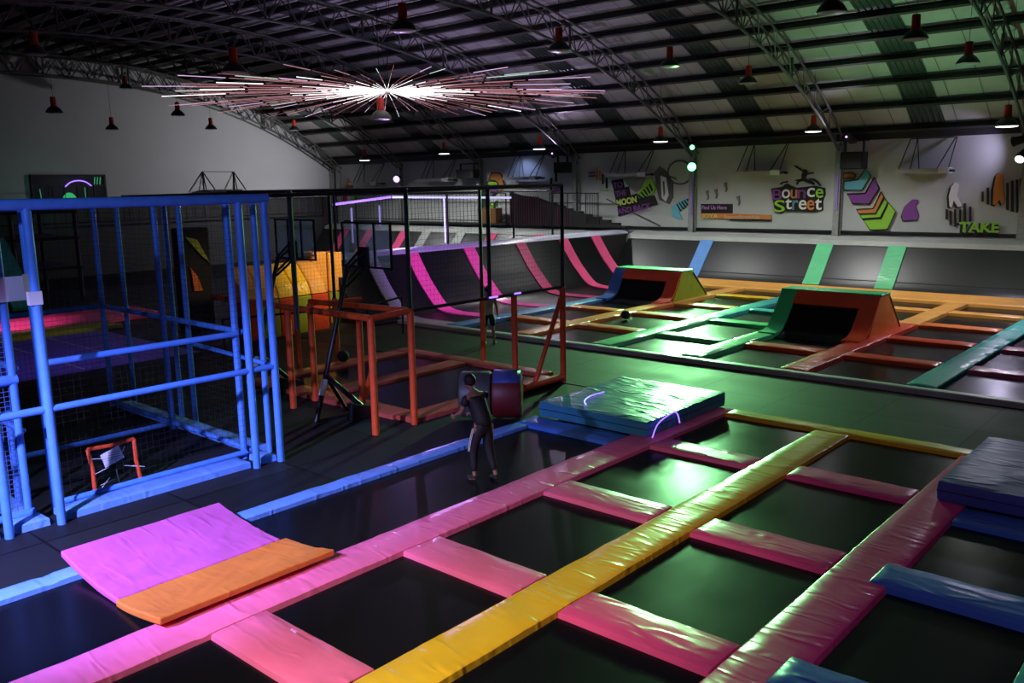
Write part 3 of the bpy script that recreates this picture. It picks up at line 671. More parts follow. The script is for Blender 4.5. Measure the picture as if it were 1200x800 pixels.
posts = [(-12.5, 4.42, H, R), (-13.06, 4.56, H, R*.9), (-12.5, 7.56, H, R), (-12.5, 8.03, H, R), (-13.14, 7.72, H, R*.95), (-13.1, 8.2, H, R*.85),
         (-15.95, 7.86, H, R*.9), (-15.95, 8.35, H, R*.85), (-16.5, 8.35, H, R*.8), (-18.8, 7.95, H, R*.9), (-18.8, 8.45, H, R*.8), (-15.95, 4.56, H, R*.9), (-18.8, 4.56, H, R*.9)]
rails = [((-12.5, 4.45, 1.67), (-12.5, 8.0, 1.67), .05), ((-13.08, 4.6, 2.21), (-13.08, 7.72, 2.21), .05), ((-13.1, 7.86, 2.21), (-18.8, 7.93, 2.21), .05),
         ((-18.8, 4.6, 2.21), (-18.8, 7.93, 2.21), .05), ((-13.08, 4.6, .12), (-13.08, 7.72, .12), .05), ((-13.1, 7.86, .12), (-18.8, 7.93, .12), .05), ((-15.95, 4.6, .12), (-15.95, 7.86, .12), .05),
         ((-12.5, 2.6, H), (-12.5, 8.1, H), .075), ((-12.5, 8.03, H), (-18.8, 8.4, H), .05), ((-18.8, 4.56, H), (-18.8, 8.0, H), .045), ((-12.5, 8.03, 1.67), (-15.95, 8.3, 1.67), .04)]
pads_ = [(-13.02, -12.58, 4.5, 7.5), (-13.0, -12.58, 7.72, 8.0), (-18.6, -13.2, 7.95, 8.28)]
nets = [('x', -13.08, 4.6, 7.75, .15, 4.4, 'net'), ('y', 7.86, -18.8, -13.1, .15, 4.4, 'net'), ('x', -18.8, 4.6, 7.9, .15, 4.4, 'net')]
cg = cage('big blue pipe framed batting cage with black netting, nearest the walkway', (-15.6, 6.2, 0), posts, [], rails, pads_, nets)
posts = [(-12.53, 3.75, H, R), (-12.53, 1.2, H, R), (-13.08, 4.2, H, R*.85), (-14.46, 4.3, H, R*.85), (-13.75, 4.3, 1.6, R*.8), (-15.95, 4.25, H, R*.85), (-18.8, 4.25, H, R*.85), (-13.08, 1.2, H, R*.85)]
rails = [((-12.53, 1.0, 1.67), (-12.53, 4.4, 1.67), .055), ((-13.08, 1.0, 2.05), (-13.08, 4.25, 2.05), .075), ((-13.0, 1.0, .12), (-13.0, 4.25, .12), .055), ((-13.08, 4.25, 1.3), (-18.8, 4.25, 1.3), .04), ((-13.08, 4.25, 2.2), (-18.8, 4.25, 2.2), .045), ((-18.8, 1, 2.2), (-18.8, 4.25, 2.2), .05),
         ((-12.53, 1.0, H-.16), (-12.53, 2.55, H-.16), .05), ((-13.08, 1.0, H), (-13.08, 4.25, H), .05)]
cage('second blue batting cage cut off by the left edge, with blue netting', (-15.6, 2.6, 0), posts, [], rails, [(-13.0, -12.6, 1.3, 3.66), (-13.0, -12.58, 3.86, 4.3), (-15.6, -13.2, 4.0, 4.3)], [('x', -13.1, 1.0, 4.2, .15, 4.4, 'bluenet'), ('y', 4.2, -18.8, -13.1, .15, 4.4, 'net')])
cord('cable', 'thin white cable hanging between the doubled left posts of the big cage', [(-12.78, 4.5, 2.3), (-12.8, 4.48, 1.4), (-12.8, 4.49, .6), (-12.76, 4.46, .02)], .012, 'white')
# paper notices on the cage posts
o = thing('paper_sign', 'blank pale paper sheet taped high on the left cage posts', 'sign', (-12.98, 4.15, 3.15))
bm = NB(); box(bm, -.004, 0, -.55, .40, 0, .34); obj('sheet', bm, M['paper'], o)
bm = NB(); box(bm, .001, .006, .30, .42, .02, .36); partl(obj('tape', bm, M['tape'], o), 'yellowed tape strip')
bm = NB(); box(bm, .46, .55, .16, .33, -.02, .16); obj('tape', bm, M['paper'], o)
# red framed rebound net leaning in the cage
def rebounder():
    o = thing('rebound_net', 'small red framed square net with a white paper notice inside the blue cage', 'net', (-13.2, 5.56, .05))
    o.rotation_euler = (0, math.radians(-14), 0)
    w, h = .37, .70
    P4 = [(0, -w, .02), (0, w-.02, .02), (0, w, h), (0, -w+.02, h)]
    bm = NB()
    for i in range(4):
        a, b = P4[i], P4[(i+1) % 4]; mid = tuple((p+q)/2 for p, q in zip(a, b)); mid = (0, mid[1]*.94 if abs(mid[1]) > .1 else 0, h/2+(mid[2]-h/2)*.94)
        tube(bm, [a, mid, b], .032, 10)
    obj('frame', bm, M['redorange'], o, True)
    bm = NB(); bm.faces.new([bm.verts.new(p) for p in ((.0, -w, .02), (.0, w, .02), (.0, w, h), (.0, -w, h))]); q = obj('net', bm, M['net'], o); uv_planar(q, (1, 2))
    bm = NB()
    for a, b in (((-w, .55), (-.1, .5)), ((w, .25), (.12, .33)), ((-.3, .05), (-.12, .2)), ((0, .03), (0, .3)), ((-.34, .3), (-.1, .36)), ((.2, .62), (.12, .5)), ((-.28, .12), (-.05, .16)), ((w+.07, .23), (w-.1, .29))):
        tube(bm, [(.02, a[0], a[1]), (.02, b[0], b[1])], .006, 5)
    obj('bungee', bm, M['white'], o)
    bm = NB(); vs = [(.04, -.16, .36), (.04, .15, .45), (.04, .10, .66), (.04, -.20, .57)]
    prism(bm, [(v[1], v[2]) for v in vs], lambda a, b: (.035, a, b), lambda a, b: (.04, a, b)); obj('notice', bm, M['paper'], o)
    bm = NB()
    for i in range(4): box(bm, .041, .043, -.11+i*.012, .07+i*.012, .46+i*.035, .468+i*.035)
    obj('writing', bm, M['steel_dark'], o)
rebounder()
# ------------------------------------------------------------------ orange hoop court
G3 = 'pads framing the orange hoop court'
pad('dull orange pad along the front side of the hoop court', M['courtpad'], -12.98, -12.42, 11.05, 15.7, group=G3, h=.1)
pad('dull orange pad down the middle of the hoop court', M['courtpad'], -16.1, -15.5, 11.55, 15.65, group=G3, h=.1)
pad('dull orange pad along the rear side of the hoop court', M['courtpad'], -18.4, -17.8, 11.55, 15.65, group=G3, h=.1)
pad('dull orange pad at the cage end of the hoop court', M['courtpad'], -18.4, -13.0, 10.98, 11.52, group=G3, h=.1)
pad('dull orange pad at the far end of the hoop court', M['courtpad'], -18.4, -13.0, 15.68, 16.15, group=G3, h=.1)
bed('black trampoline bed in the front half of the orange hoop court', -15.48, -13.0, 11.55, 15.65, group='hoop court beds')
bed('black trampoline bed in the rear half of the orange hoop court', -17.78, -16.12, 11.55, 15.65, group='hoop court beds')
fr = thing('pipe_enclosure', 'orange padded pipe frame with black upper posts around the hoop court', 'frame', (-14.5, 12.9, 0))
L = lambda p: (p[0]+14.5, p[1]-12.9, p[2])
for x, y, h in ((-12.45, 10.09, 2.22), (-12.4, 11.03, 2.26), (-12.5, 14.17, 2.22), (-12.36, 15.72, 2.26), (-15.42, 10.3, 2.16), (-14.2, 11.2, 2.0), (-15.4, 16.2, 1.75), (-18.6, 13.9, 1.75), (-18.47, 12.6, 1.7), (-15.6, 11.0, 2.15)):
    bm = NB(); tube(bm, [L((x, y, .0)), L((x, y, h))], .07, 12); obj('post', bm, M['orangepipe'], fr, True)
for a, b, r in (((-12.45, 10.09, 2.22), (-18.6, 10.4, 2.16), .065), ((-12.45, 10.09, 2.22), (-12.4, 11.03, 2.26), .06), ((-12.4, 11.03, 2.26), (-15.6, 11.0, 2.2), .06), ((-15.6, 11.0, 2.15), (-15.6, 12.4, 2.1), .05),
                ((-12.36, 15.7, .12), (-12.36, 14.3, .12), .085), ((-12.36, 15.65, 2.0), (-12.4, 14.75, .18), .055), ((-14.2, 11.2, .1), (-13.6, 11.1, 1.2), .05)):
    bm = NB(); tube(bm, [L(a), L(b)], r, 10); obj('rail', bm, M['orangepipe'], fr, True)
for x, y, z0 in ((-12.4, 11.03, 2.26), (-12.46, 13.35, 2.26), (-12.36, 15.72, 2.26), (-18.6, 13.9, 1.75), (-15.4, 16.2, 1.75), (-12.6, 8.6, 2.2)):
    bm = NB(); tube(bm, [L((x, y, z0)), L((x, y, 4.58))], .045, 8); partl(obj('upper_post', bm, M['black'], fr, True), 'black upper post')
for a, b in (((-12.36, 15.72, 4.58), (-12.45, 8.1, 4.5)), ((-12.36, 15.72, 2.26), (-12.4, 11.03, 2.26)), ((-12.36, 15.72, 4.58), (-18.6, 15.9, 4.58)), ((-18.6, 15.9, 4.58), (-18.6, 8.5, 4.5)), ((-12.4, 11.03, 4.56), (-18.6, 11.0, 4.56))):
    bm = NB(); tube(bm, [L(a), L(b)], .035, 8); partl(obj('top_rail', bm, M['black'], fr, True), 'black top rail')
for ax, c, u0, u1, z0, z1 in (('x', -12.42, 11.05, 15.7, 2.3, 4.55), ('x', -18.6, 8.5, 15.9, 1.8, 4.5)):
    bm = NB(); bm.faces.new([bm.verts.new(L(p)) for p in ((c, u0, z0), (c, u1, z0), (c, u1, z1), (c, u0, z1))]); q = obj('net', bm, M['net'], fr); uv_planar(q, (1, 2))
cord('led_strip', 'short violet blue glowing strips along the black rail over the orange court', [(-12.33, 13.2, 2.28), (-12.33, 13.45, 2.28)], .02, 'glowpurple')
cord('led_strip', 'violet glowing light piece on the black court rail nearest its right post', [(-12.33, 14.0, 2.28), (-12.33, 14.2, 2.28)], .02, 'glowpurple')

# portable basketball hoops
def hoop(label, loc, rz, k=1.):
    """leaning pole on splayed feet, short arms and a small clear backboard"""
    o = thing('basketball_hoop', label, 'basketball hoop', loc, None, rz)
    bm = NB(); tube(bm, [(0, 0, .04), (.30, 0, .95), (1.0, 0, 3.09)], [.06, .05, .045], 10)
    pole = obj('pole', bm, M['black'], o, True)
    bm = NB(); tube(bm, [(.17, 0, .55), (.27, 0, .86)], .062, 10); partl(obj('sleeve', bm, M['white'], pole, True), 'pale sleeve on the pole')
    bm = NB()
    tube(bm, [(.28, 0, .95), (1.05, -.42, .05)], .055, 8); tube(bm, [(.28, 0, .95), (1.05, .42, .05)], .04, 8)
    prism(bm, [(.55, .02), (1.2, .02), (1.1, .22), (.62, .34)], lambda x, z: (x, -.5, z), lambda x, z: (x, -.28, z))
    tube(bm, [(0, 0, .05), (1.05, 0, .05)], .04, 6); obj('foot', bm, M['black'], o)
    bm = NB()
    for s in (-1, 1):
        tube(bm, [(.98, s*.07, 3.05), (1.42, s*.1, 3.38)], .028, 6); tube(bm, [(.86, s*.07, 2.66), (1.42, s*.1, 3.05)], .028, 6)
    tube(bm, [(.98, 0, 3.05), (.86, 0, 2.66)], .05, 8); box(bm, 1.34, 1.44, -.12, .12, 3.0, 3.42)
    obj('arm', bm, M['black'], o)
    ya, yb = -.78, .74
    bm = NB(); box(bm, 1.45, 1.462, ya, yb, 3.0, 3.9); bo = obj('backboard', bm, M['glass'], o)
    bm = NB()
    for y in (ya, ya+.5, yb-.5, yb): box(bm, 1.44, 1.475, y-.022, y+.022, 2.98, 3.92)
    for z in (3.0, 3.9): box(bm, 1.44, 1.475, ya, yb, z-.02, z+.02)
    obj('board_frame', bm, M['black'], bo)
    bm = NB(); box(bm, 1.464, 1.467, yb-.13, yb-.09, 3.05, 3.3); box(bm, 1.464, 1.467, ya+.6, yb-.6, 3.48, 3.5); obj('board_marking', bm, M['white'], bo)
    bm = NB(); n = 20; ym = (ya+yb)/2
    tube(bm, [(1.75+.225*math.cos(2*PI*k_/n), ym+.225*math.sin(2*PI*k_/n), 3.05) for k_ in range(n+1)], .012, 6, False); box(bm, 1.47, 1.55, ym-.06, ym+.06, 3.0, 3.07); obj('rim', bm, M['redorange'], o, True)
    return o
hoop('nearer black portable basketball hoop with leaning pole and clear backboard over the orange court', (-13.98, 9.84, 0), math.radians(90))
hoop('farther black portable basketball hoop partly hidden by the blue cage posts', (-17.2, 10.35, 0), math.radians(90))

# giant soft barrel behind the crouching person
ba = thing('foam_barrel', 'large round foam barrel, grey at one end and red with blue top at the other', 'barrel', (-11.5, 12.3, 0), None, math.radians(38))
def cyl(bm, x0, x1, r, a0=0, a1=2*PI, n=36, rin=0):
    k0 = [(x0, 0), (x0+.05, r), (x1-.05, r), (x1, 0)]
    prof_ = [(x0, r-.07), (x0+.02, r-.02), (x0+.06, r), (x1-.06, r), (x1-.02, r-.02), (x1, r-.07)]
    rings = [[bm.verts.new((x, rr*math.cos(2*PI*k/n), .5+rr*math.sin(2*PI*k/n))) for k in range(n)] for x, rr in prof_]
    for A, B in zip(rings, rings[1:]):
        for k in range(n): bm.faces.new((A[k], A[(k+1) % n], B[(k+1) % n], B[k]))
    bm.faces.new(rings[0][::-1]); bm.faces.new(rings[-1])
bm = NB(); cyl(bm, -.62, .02, .46); partl(obj('barrel_end', bm, simple('slate_grey_vinyl', (.06, .065, .065), .5), ba, True), 'grey foam section')
bm = NB(); cyl(bm, .03, .62, .48); partl(obj('barrel_end', bm, simple('dark_red_vinyl', (.12, .008, .008), .5), ba, True), 'dark red foam section')
bm = NB()
n = 12
pp = [[bm.verts.new((x, .492*math.cos(a), .5+.492*math.sin(a))) for a in [PI*.22+PI*.56*i/n for i in range(n+1)]] for x in (.06, .60)]
for i in range(n): bm.faces.new((pp[0][i], pp[0][i+1], pp[1][i+1], pp[1][i]))
q = obj('top_panel', bm, M['navy'], ba, True); md = q.modifiers.new('s', 'SOLIDIFY'); md.thickness = .02
def ball(label, loc, r, mat):
    bm = NB(); bmesh.ops.create_icosphere(bm, subdivisions=3, radius=r)
    for v in bm.verts:
        if abs(abs(v.co.z)-0) < r*.04 or abs(v.co.x) < r*.04: v.co *= .985
    o = obj('ball', bm, mat, None, True, loc); tag(o, label, 'ball', 'dark balls left on the courts')
ball('dark ball lying by the blue strip in front of the quarter pipe', (-16.4, 24.3, .2), .16, M['blackmatte'])
ball('dark ball on the rear orange pad of the hoop court', (-18.1, 13.7, .27), .16, M['blackmatte'])

# ------------------------------------------------------------------ padded climbing blocks behind the hoops
blk = [('redorange', 'amber'), ('olive', 'amber'), ('redorange', 'yellow'), ('olive', 'yellow'), ('redorange', 'amber')]
names_ = ['leftmost padded block, red-orange below and amber above, seen between blue posts', 'olive and amber padded block, second from the left', 'red-orange and yellow padded block in the middle of the row', 'olive and bright yellow padded block behind the nearer hoop arm', 'red-orange and amber padded block at the right end of the row']
for i, ((lo, hi), nm) in enumerate(zip(blk, names_)):
    o = thing('padded_block', nm, 'soft block', (-24.4, 14.15+i*.62, 0), 'padded blocks in a row')
    w = .61
    bm = NB(); prism(bm, [(0, .0), (1.0, 0), (1.0, .3), (.95, 1.2), (0, 1.2)], lambda x, z: (x, 0, z), lambda x, z: (x, w, z)); q = obj('lower_panel', bm, M[lo], o); b_ = q.modifiers.new('b', 'BEVEL'); b_.width = .04; b_.segments = 3
    bm = NB(); prism(bm, [(0, 1.21), (.95, 1.21), (.8, 1.6), (.25, 2.2), (0, 2.25)], lambda x, z: (x, 0, z), lambda x, z: (x, w, z)); q = obj('upper_panel', bm, M[hi], o); b_ = q.modifiers.new('b', 'BEVEL'); b_.width = .05; b_.segments = 3
for i, (y, h_, c, nm) in enumerate(((17.25, 2.5, 'amber', 'tall amber padded column right of the padded blocks'), (17.9, 2.45, 'olive', 'tall olive padded column beside the tall amber one'))):
    o = thing('padded_column', nm, 'soft block', (-24.9, y, 0)); 
    bm = NB(); box(bm, 0, .7, 0, .6, 0, 1.1); q = obj('lower_panel', bm, M['redorange' if i == 0 else 'olive'], o); b_ = q.modifiers.new('b', 'BEVEL'); b_.width = .05; b_.segments = 3
    bm = NB(); box(bm, 0, .7, 0, .6, 1.11, h_); q = obj('upper_panel', bm, M['amber'], o); b_ = q.modifiers.new('b', 'BEVEL'); b_.width = .05; b_.segments = 3
# black rail in front of the blocks
bm = NB(); tube(bm, [(-22.6, 12.9, .95), (-20.6, 16.6, 1.05), (-20.6, 18.0, 1.2)], .035, 8)
for p in ((-22.6, 12.9, .95), (-20.6, 16.6, 1.05), (-20.6, 18.0, 1.2)): tube(bm, [p, (p[0], p[1], 0)], .035, 8)
tag(obj('hand_rail', bm, M['black'], None, True), 'low bent black rail in front of the padded blocks', 'railing')
# deep left background
pad('pink pad deep behind the blue cages, lit magenta', M['magenta'], -34.3, -31.2, 6.5, 15.5, h=.14)
pad('olive pad lying in front of the distant magenta pad', M['olive'], -31.1, -29.7, 6.5, 13.2, h=.12)
bm = NB(); box(bm, -29.6, -23.1, 6.0, 12.4, .002, .02); tag(obj('court_mat', bm, simple('indigo_court_mat', (.12, .08, .45), .5), None), 'dull indigo court mat behind the blue cages with pale lines', 'mat')
bm = NB()
for y in (7.4, 9.2, 10.6): box(bm, -29.4, -23.3, y, y+.05, .021, .024)
tag(obj('court_lines', bm, M['lavender'], None), 'three pale violet lines painted on the indigo court mat', 'floor marking')
o = thing('padded_pillar', 'dark padded pillar with a small yellow triangle and an orange wedge behind the big cage', 'pillar', (-27.4, 14.7, 0))
bm = NB(); box(bm, -.35, .35, -.5, .5, 0, 3.4); q = obj('pillar', bm, M['blackmatte'], o); b_ = q.modifiers.new('b', 'BEVEL'); b_.width = .06; b_.segments = 3
bm = NB(); prism(bm, [(-.4, 3.12), (.02, 3.0), (.42, 2.2), (.1, 2.5)], lambda y, z: (.36, y, z), lambda y, z: (.42, y, z)); partl(obj('panel', bm, M['olive'], o), 'yellowish triangular panel')
bm = NB(); prism(bm, [(-.3, 2.1), (-.08, 1.8), (.08, 1.3), (-.22, 1.3)], lambda y, z: (.36, y, z), lambda y, z: (.42, y, z)); partl(obj('panel', bm, M['orange'], o), 'orange wedge panel')
# dark soft play tower deep behind the cage
o = thing('play_tower', 'dark padded play tower in the shadows at the far left', 'play structure', (-42, 13.5, 0))
for x in (-2, 2):
    for y in (-2.6, 0, 2.6):
        bm = NB(); tube(bm, [(x, y, 0), (x, y, 3.8)], .09, 10); obj('post', bm, M['steel_dark'], o, True)
for z in (1.3, 2.6, 3.75):
    bm = NB(); box(bm, -2.1, 2.1, -2.7, 2.7, z, z+.12); obj('deck', bm, M['blackmatte'], o)
bm = NB(); prism(bm, [(2.1, 2.6), (5.2, .1), (5.3, .25), (2.2, 2.85)], lambda x, z: (x, -1.4, z), lambda x, z: (x, -.4, z)); obj('slide', bm, M['teal'], o)

# ------------------------------------------------------------------ railings, led bars, mezzanine
def railing(name, label, p0, p1, z0, h, n, cat='railing', r=.02, group=None):
    o = thing(name, label, cat, ((p0[0]+p1[0])/2, (p0[1]+p1[1])/2, z0), group); c = o.location.copy()
    a = Vector((p0[0], p0[1], z0))-c; b = Vector((p1[0], p1[1], z0))-c; up = Vector((0, 0, h))
    for zf in (1, .08):
        bm = NB(); tube(bm, [a+up*zf, b+up*zf], r*1.6, 6); obj('rail', bm, M['black'], o)
    bm = NB()
    for i in range(n+1):
        p = a.lerp(b, i/n); tube(bm, [p, p+up], r*(2 if i in (0, n) else .7), 5)
    obj('balusters', bm, M['black'], o)
    return o
railing('viewing_rail', 'long black railing along the foot of the white gable wall', (-49.2, 15), (-49.2, 36.5), 2.9, 1.4, 40)
railing('viewing_rail', 'black railing above the distant wall trampolines, left of the stairs', (-47, 37.3), (-33.4, 37.3), 2.45, 1.7, 44)
bm = NB(); box(bm, -47, -33.2, 37.0, 37.75, 2.35, 2.45); tag(obj('walkway_deck', bm, M['blackmatte'], None), 'narrow dark deck carrying the railing along the far wall', 'deck')
# stairs by the far wall
o = thing('staircase', 'dark staircase with slatted side descending along the far wall', 'stairs', (-29.6, 37.3, 2.3))
bm = NB()
prism(bm, [(-3.2, .1), (-3.2, 1.95), (-2.4, 1.75), (-1.1, 1.6), (1.6, .85), (4.6, .12), (4.6, .05), (-3.2, .05)], lambda x, z: (x, -.35, z), lambda x, z: (x, -.28, z))
obj('side_panel', bm, M['blackmatte'], o)
bm = NB()
for i in range(26):
    x = -3.15+i*.17; zt = 1.8 if x < -1.1 else 1.6-(x+1.1)*.28
    box(bm, x, x+.05, -.40, -.35, .1, max(.2, zt-.1))
obj('slats', bm, simple('dark_maroon_slat', (.07, .02, .045), .6), o)
for i in range(9):
    bm = NB(); box(bm, -.9+i*.6, -.3+i*.6, -.28, .35, 0, 1.3-i*.145); obj('step', bm, M['steel_dark'], o)
bm = NB()
for x in (-.2, 1.0, 2.2, 3.0): tube(bm, [(x, -.45, .3), (x, -.45, 1.85)], .03, 6)
tube(bm, [(-.2, -.45, 1.85), (3.0, -.45, 1.8)], .035, 6); tube(bm, [(-.2, -.45, 1.35), (3.0, -.45, 1.3)], .02, 6)
for i in range(7): tube(bm, [(2.3+i*.12, -.45, .3), (2.3+i*.12, -.45, 1.8)], .015, 5)
obj('landing_rail', bm, M['steel_dark'], o)
bm = NB(); tube(bm, [(3.0, .3, 1.5), (6.3, .3, .15)], .03, 6); obj('hand_rail', bm, M['steel_dark'], o)
tag(obj('wood_crate', (lambda b: (box(b, -.65, .65, -.3, .3, 0, .85), b)[1])(NB()), simple('brown_wood', (.20, .08, .03), .6), None, False, (-34.6, 37.3, 2.455)), 'brown wooden box by the top of the dark staircase', 'box')
# violet led bars of the net posts on the left court
led = thing('led_net_frame', 'tall net frame with glowing violet light bars beyond the quarter pipe', 'frame', (-29, 27, 0))
L = lambda p: (p[0]+29, p[1]-27, p[2])
for a, b, mm in (((-27, 20.35, 4.0), (-27, 23.2, 4.22), 'glowpurple'), ((-27, 23.3, 4.22), (-27, 30.5, 4.03), 'ledbarwhite')):
    bm = NB(); tube(bm, [L(a), L(b)], .045, 8); partl(obj('light_bar', bm, M[mm], led, True), 'glowing violet bar')
for x, y, z0, z1, mm in ((-27, 26.2, 2.2, 4.15, 'ledbarwhite'), (-27, 21.2, 2.5, 3.85, 'ledbar'), (-27, 22.6, 3.1, 3.9, 'ledbar')):
    bm = NB(); tube(bm, [L((x, y, z0)), L((x, y, z1))], .035, 8); obj('light_bar', bm, M[mm], led, True)
for x, y in ((-27, 20.35), (-27, 26.3), (-27, 30.6), (-27, 33.5)):
    bm = NB(); tube(bm, [L((x+.06, y, 0)), L((x+.06, y, 4.3))], .05, 8); obj('post', bm, M['black'], led, True)
bm = NB(); tube(bm, [L((-27, 20.35, 4.35)), L((-27, 33.5, 4.3))], .04, 8); obj('top_rail', bm, M['black'], led, True)
bm = NB(); bm.faces.new([bm.verts.new(L(p)) for p in ((-27.05, 20.4, .6), (-27.05, 33.5, .6), (-27.05, 33.5, 4.3), (-27.05, 20.4, 4.3))]); q = obj('net', bm, M['net'], led); uv_planar(q, (1, 2))

# hanging shelf units on the walls
def shelf(label, x0, x1, z, first=None):
    o = thing('wall_shelf', label, 'wall shelf', ((x0+x1)/2, 37.4, z), 'hanging shelf units along the far wall'); w = (x1-x0)/2
    bm = NB(); box(bm, -w, w, -.35, .45, -.05, .05); obj('beam', bm, M['steel_dark'], o)
    bm = NB(); box(bm, -w, w*.62, -.37, -.355, -.06, .10); box(bm, -w, w, -.38, .4, .06, .085); partl(obj('tray', bm, M['greypad'], o), 'pale tray edge')
    bm = NB(); box(bm, w*.62, w, -.40, .1, -.09, .12); partl(obj('lamp_box', bm, M['white'], o), 'white box at the right end')
    bm = NB()
    for a, b in (((-w, 0, .05), (-w*.72, .45, 1.3)), ((-w*.45, -.3, .05), (-w*.45, .45, 1.35)), ((-w*.2, 0, .05), (-w*.45, .45, 1.3)), ((w*.5, -.2, .05), (w*.95, .45, 1.3)), ((w*.95, -.3, .05), (w, .45, 1.3)), ((-w*.72, .45, 1.3), (w, .45, 1.3))):
        tube(bm, [a, b], .022, 6)
    obj('stay_rods', bm, M['steel_dark'], o)
shelf('hanging shelf unit between the lamp column and the rainbow letter logo', -19.15, -16.88, 4.93)
shelf('hanging shelf unit above the purple frog mural', -11.98, -9.95, 4.86)
shelf('hanging shelf unit above the dark lettered moon mural', -26.29, -23.86, 5.0)
shelf('hanging shelf unit above the dark staircase', -33.4, -30.95, 4.95)
shelf('hanging shelf unit above the distant railing, left of the purple spotlight', -47.3, -44.5, 4.85)
shelf('hanging shelf unit above the distant railing, right of the purple spotlight', -40.6, -37.8, 4.98)
o = thing('wall_shelf', 'triangular bracket shelf high on the white gable wall', 'wall shelf', (-49.4, 28.9, 4.6))
bm = NB(); box(bm, -.6, .3, -1.1, 1.2, -.02, .05); obj('board', bm, M['blackmatte'], o)
bm = NB()
for y in (-.9, 1.2):
    tube(bm, [(-.6, y, 1.15), (-.6, y, 0)], .04, 6); tube(bm, [(-.6, y, 1.15), (.28, y-.35, .02)], .035, 6); tube(bm, [(-.6, y, 1.15), (.28, y+.25, .02)], .035, 6)
tube(bm, [(-.6, -.9, 1.15), (-.6, 1.2, 1.15)], .02, 5); obj('brackets', bm, M['blackmatte'], o)
# lit booth window in the gable wall
bm = NB(); box(bm, X0-.1, X0+.10, 18.15, 21.9, 4.0, 5.55); struct('window_8', bm, simple('dark_booth_glass', (.012, .014, .02), .2))
bm = NB()
for y0, y1, z0, z1 in ((18.05, 22.0, 5.5, 5.6), (18.05, 18.15, 3.95, 5.6), (21.9, 22.0, 3.95, 5.6), (18.15, 21.9, 4.98, 5.03)): box(bm, X0+.05, X0+.16, y0, y1, z0, z1)
for y in (18.9, 19.1, 19.7, 20.4, 20.95, 21.3): box(bm, X0+.1, X0+.14, y, y+.06, 4.0, 5.0)
trim(bm, M['steel_dark'])
bm = NB()
n = 14; gy, gz = 19.95, 4.02
poly = [(gy+.42*math.cos(PI*i/n), gz+.62*math.sin(PI*i/n)) for i in range(n+1)]
prism(bm, poly, lambda y, z: (X0+.11, y, z), lambda y, z: (X0+.14, y, z)); tag(obj('glowing_panel', bm, emit('green_booth_glow', (.05, .6, .2), .5), None), 'round topped green glow in the booth window', 'light')
cord('light_arc', 'violet arc of light in the booth window of the gable wall', [(X0+.2, 19.75, 4.95), (X0+.2, 20.05, 5.18), (X0+.2, 20.45, 5.27), (X0+.2, 20.85, 5.2), (X0+.2, 21.15, 4.98)], .03, 'glowpurple')
gt = emit('green_tube', (.08, .6, .3), .4)
o = thing('light_tubes', 'cluster of thin green light tubes in the booth window', 'light', (X0+.13, 20.5, 4.5))
for a, b, r in (((0, .85, .55), (0, .91, .95), .025), ((0, 1.0, .55), (0, 1.06, .95), .025), ((0, 1.15, .55), (0, 1.21, .95), .025), ((.02, -2, -.4), (.02, -2.05, .35), .02), ((.02, .3, -.45), (.02, .3, .4), .02)):
    bm = NB(); tube(bm, [a, b], r, 5); obj('tube', bm, gt, o)

# speakers on the columns
def speaker(label, x0, x1, z0, z1, y=37.1):
    o = thing('loudspeaker', label, 'speaker', ((x0+x1)/2, y, z0), 'black loudspeakers on the columns'); w, h = (x1-x0)/2, z1-z0
    bm = NB(); box(bm, -w, w, -.3, .3, 0, h*.62); q = obj('cabinet', bm, M['blackmatte'], o); b_ = q.modifiers.new('b', 'BEVEL'); b_.width = .03
    bm = NB(); box(bm, -w*.85, w*.85, -.32, -.30, .05, h*.58); obj('grille', bm, M['black'], o)
    bm = NB()
    for s in (-1, 1): box(bm, s*w*.8-.03, s*w*.8+.03, -.05, .05, h*.62, h)
    box(bm, -w*.83, w*.83, -.05, .6, h, h+.06)
    obj('bracket', bm, M['black'], o)
speaker('black loudspeaker hung right of the column beside the chevron mural', -14.15, -13.2, 5.0, 6.15)
speaker('black loudspeaker hung left of the column beside the orange hexagon mural', -36.9, -35.5, 5.05, 5.85)
speaker('black loudspeaker hung left of the column above the staircase landing', -29.5, -28.7, 5.2, 6.1)

# ------------------------------------------------------------------ murals
for i_, v in DECALS.items(): pass
def mural(name, label, cat, keys):
    o = thing(name, label, cat, (0, 37.95, 0)); k = 0
    for key in keys:
        for col, pts in DECALS[key]:
            k += 1; d = .012*k
            bm = NB(); prism(bm, pts, lambda x, z: (x, -.012-.006*k, z), lambda x, z: (x, .045, z)); obj('%s_shape' % col, bm, FL[col], o)
    if keys[0] in ('chevrons', 'hex'):
        bm = NB()
        for col, pts in DECALS[keys[0]]: tube(bm, [(p[0], -.075, p[1]) for p in pts+pts[:2]], .022, 5, False)
        partl(obj('outline', bm, FL['black'], o), 'black outline')
    return o
def letters(parent, txt, x, z, size, mat, y=-.10, wscale=1., bold=.0, rot=0., name='letter', shear=0):
    cu = bpy.data.curves.new(name, 'FONT'); cu.body = txt; cu.size = size; cu.extrude = .004; cu.offset = bold; cu.shear = shear
    t = bpy.data.objects.new('tmp', cu); C.objects.link(t)
    dg = bpy.context.evaluated_depsgraph_get(); me = bpy.data.meshes.new_from_object(t.evaluated_get(dg))
    bpy.data.objects.remove(t)
    o = bpy.data.objects.new(name, me); C.objects.link(o); me.materials.clear(); me.materials.append(mat)
    o.parent = parent; o.location = (x, y, z); o.rotation_euler = (PI/2, rot, 0); o.scale = (wscale, 1, 1); return o
mural('mural', 'stack of chevron arrows in blue, purple, orange and lime on the far wall', 'mural', ['chevrons'])
mural('mural', 'purple crouching frog like figure painted on the far wall', 'mural', ['frog'])
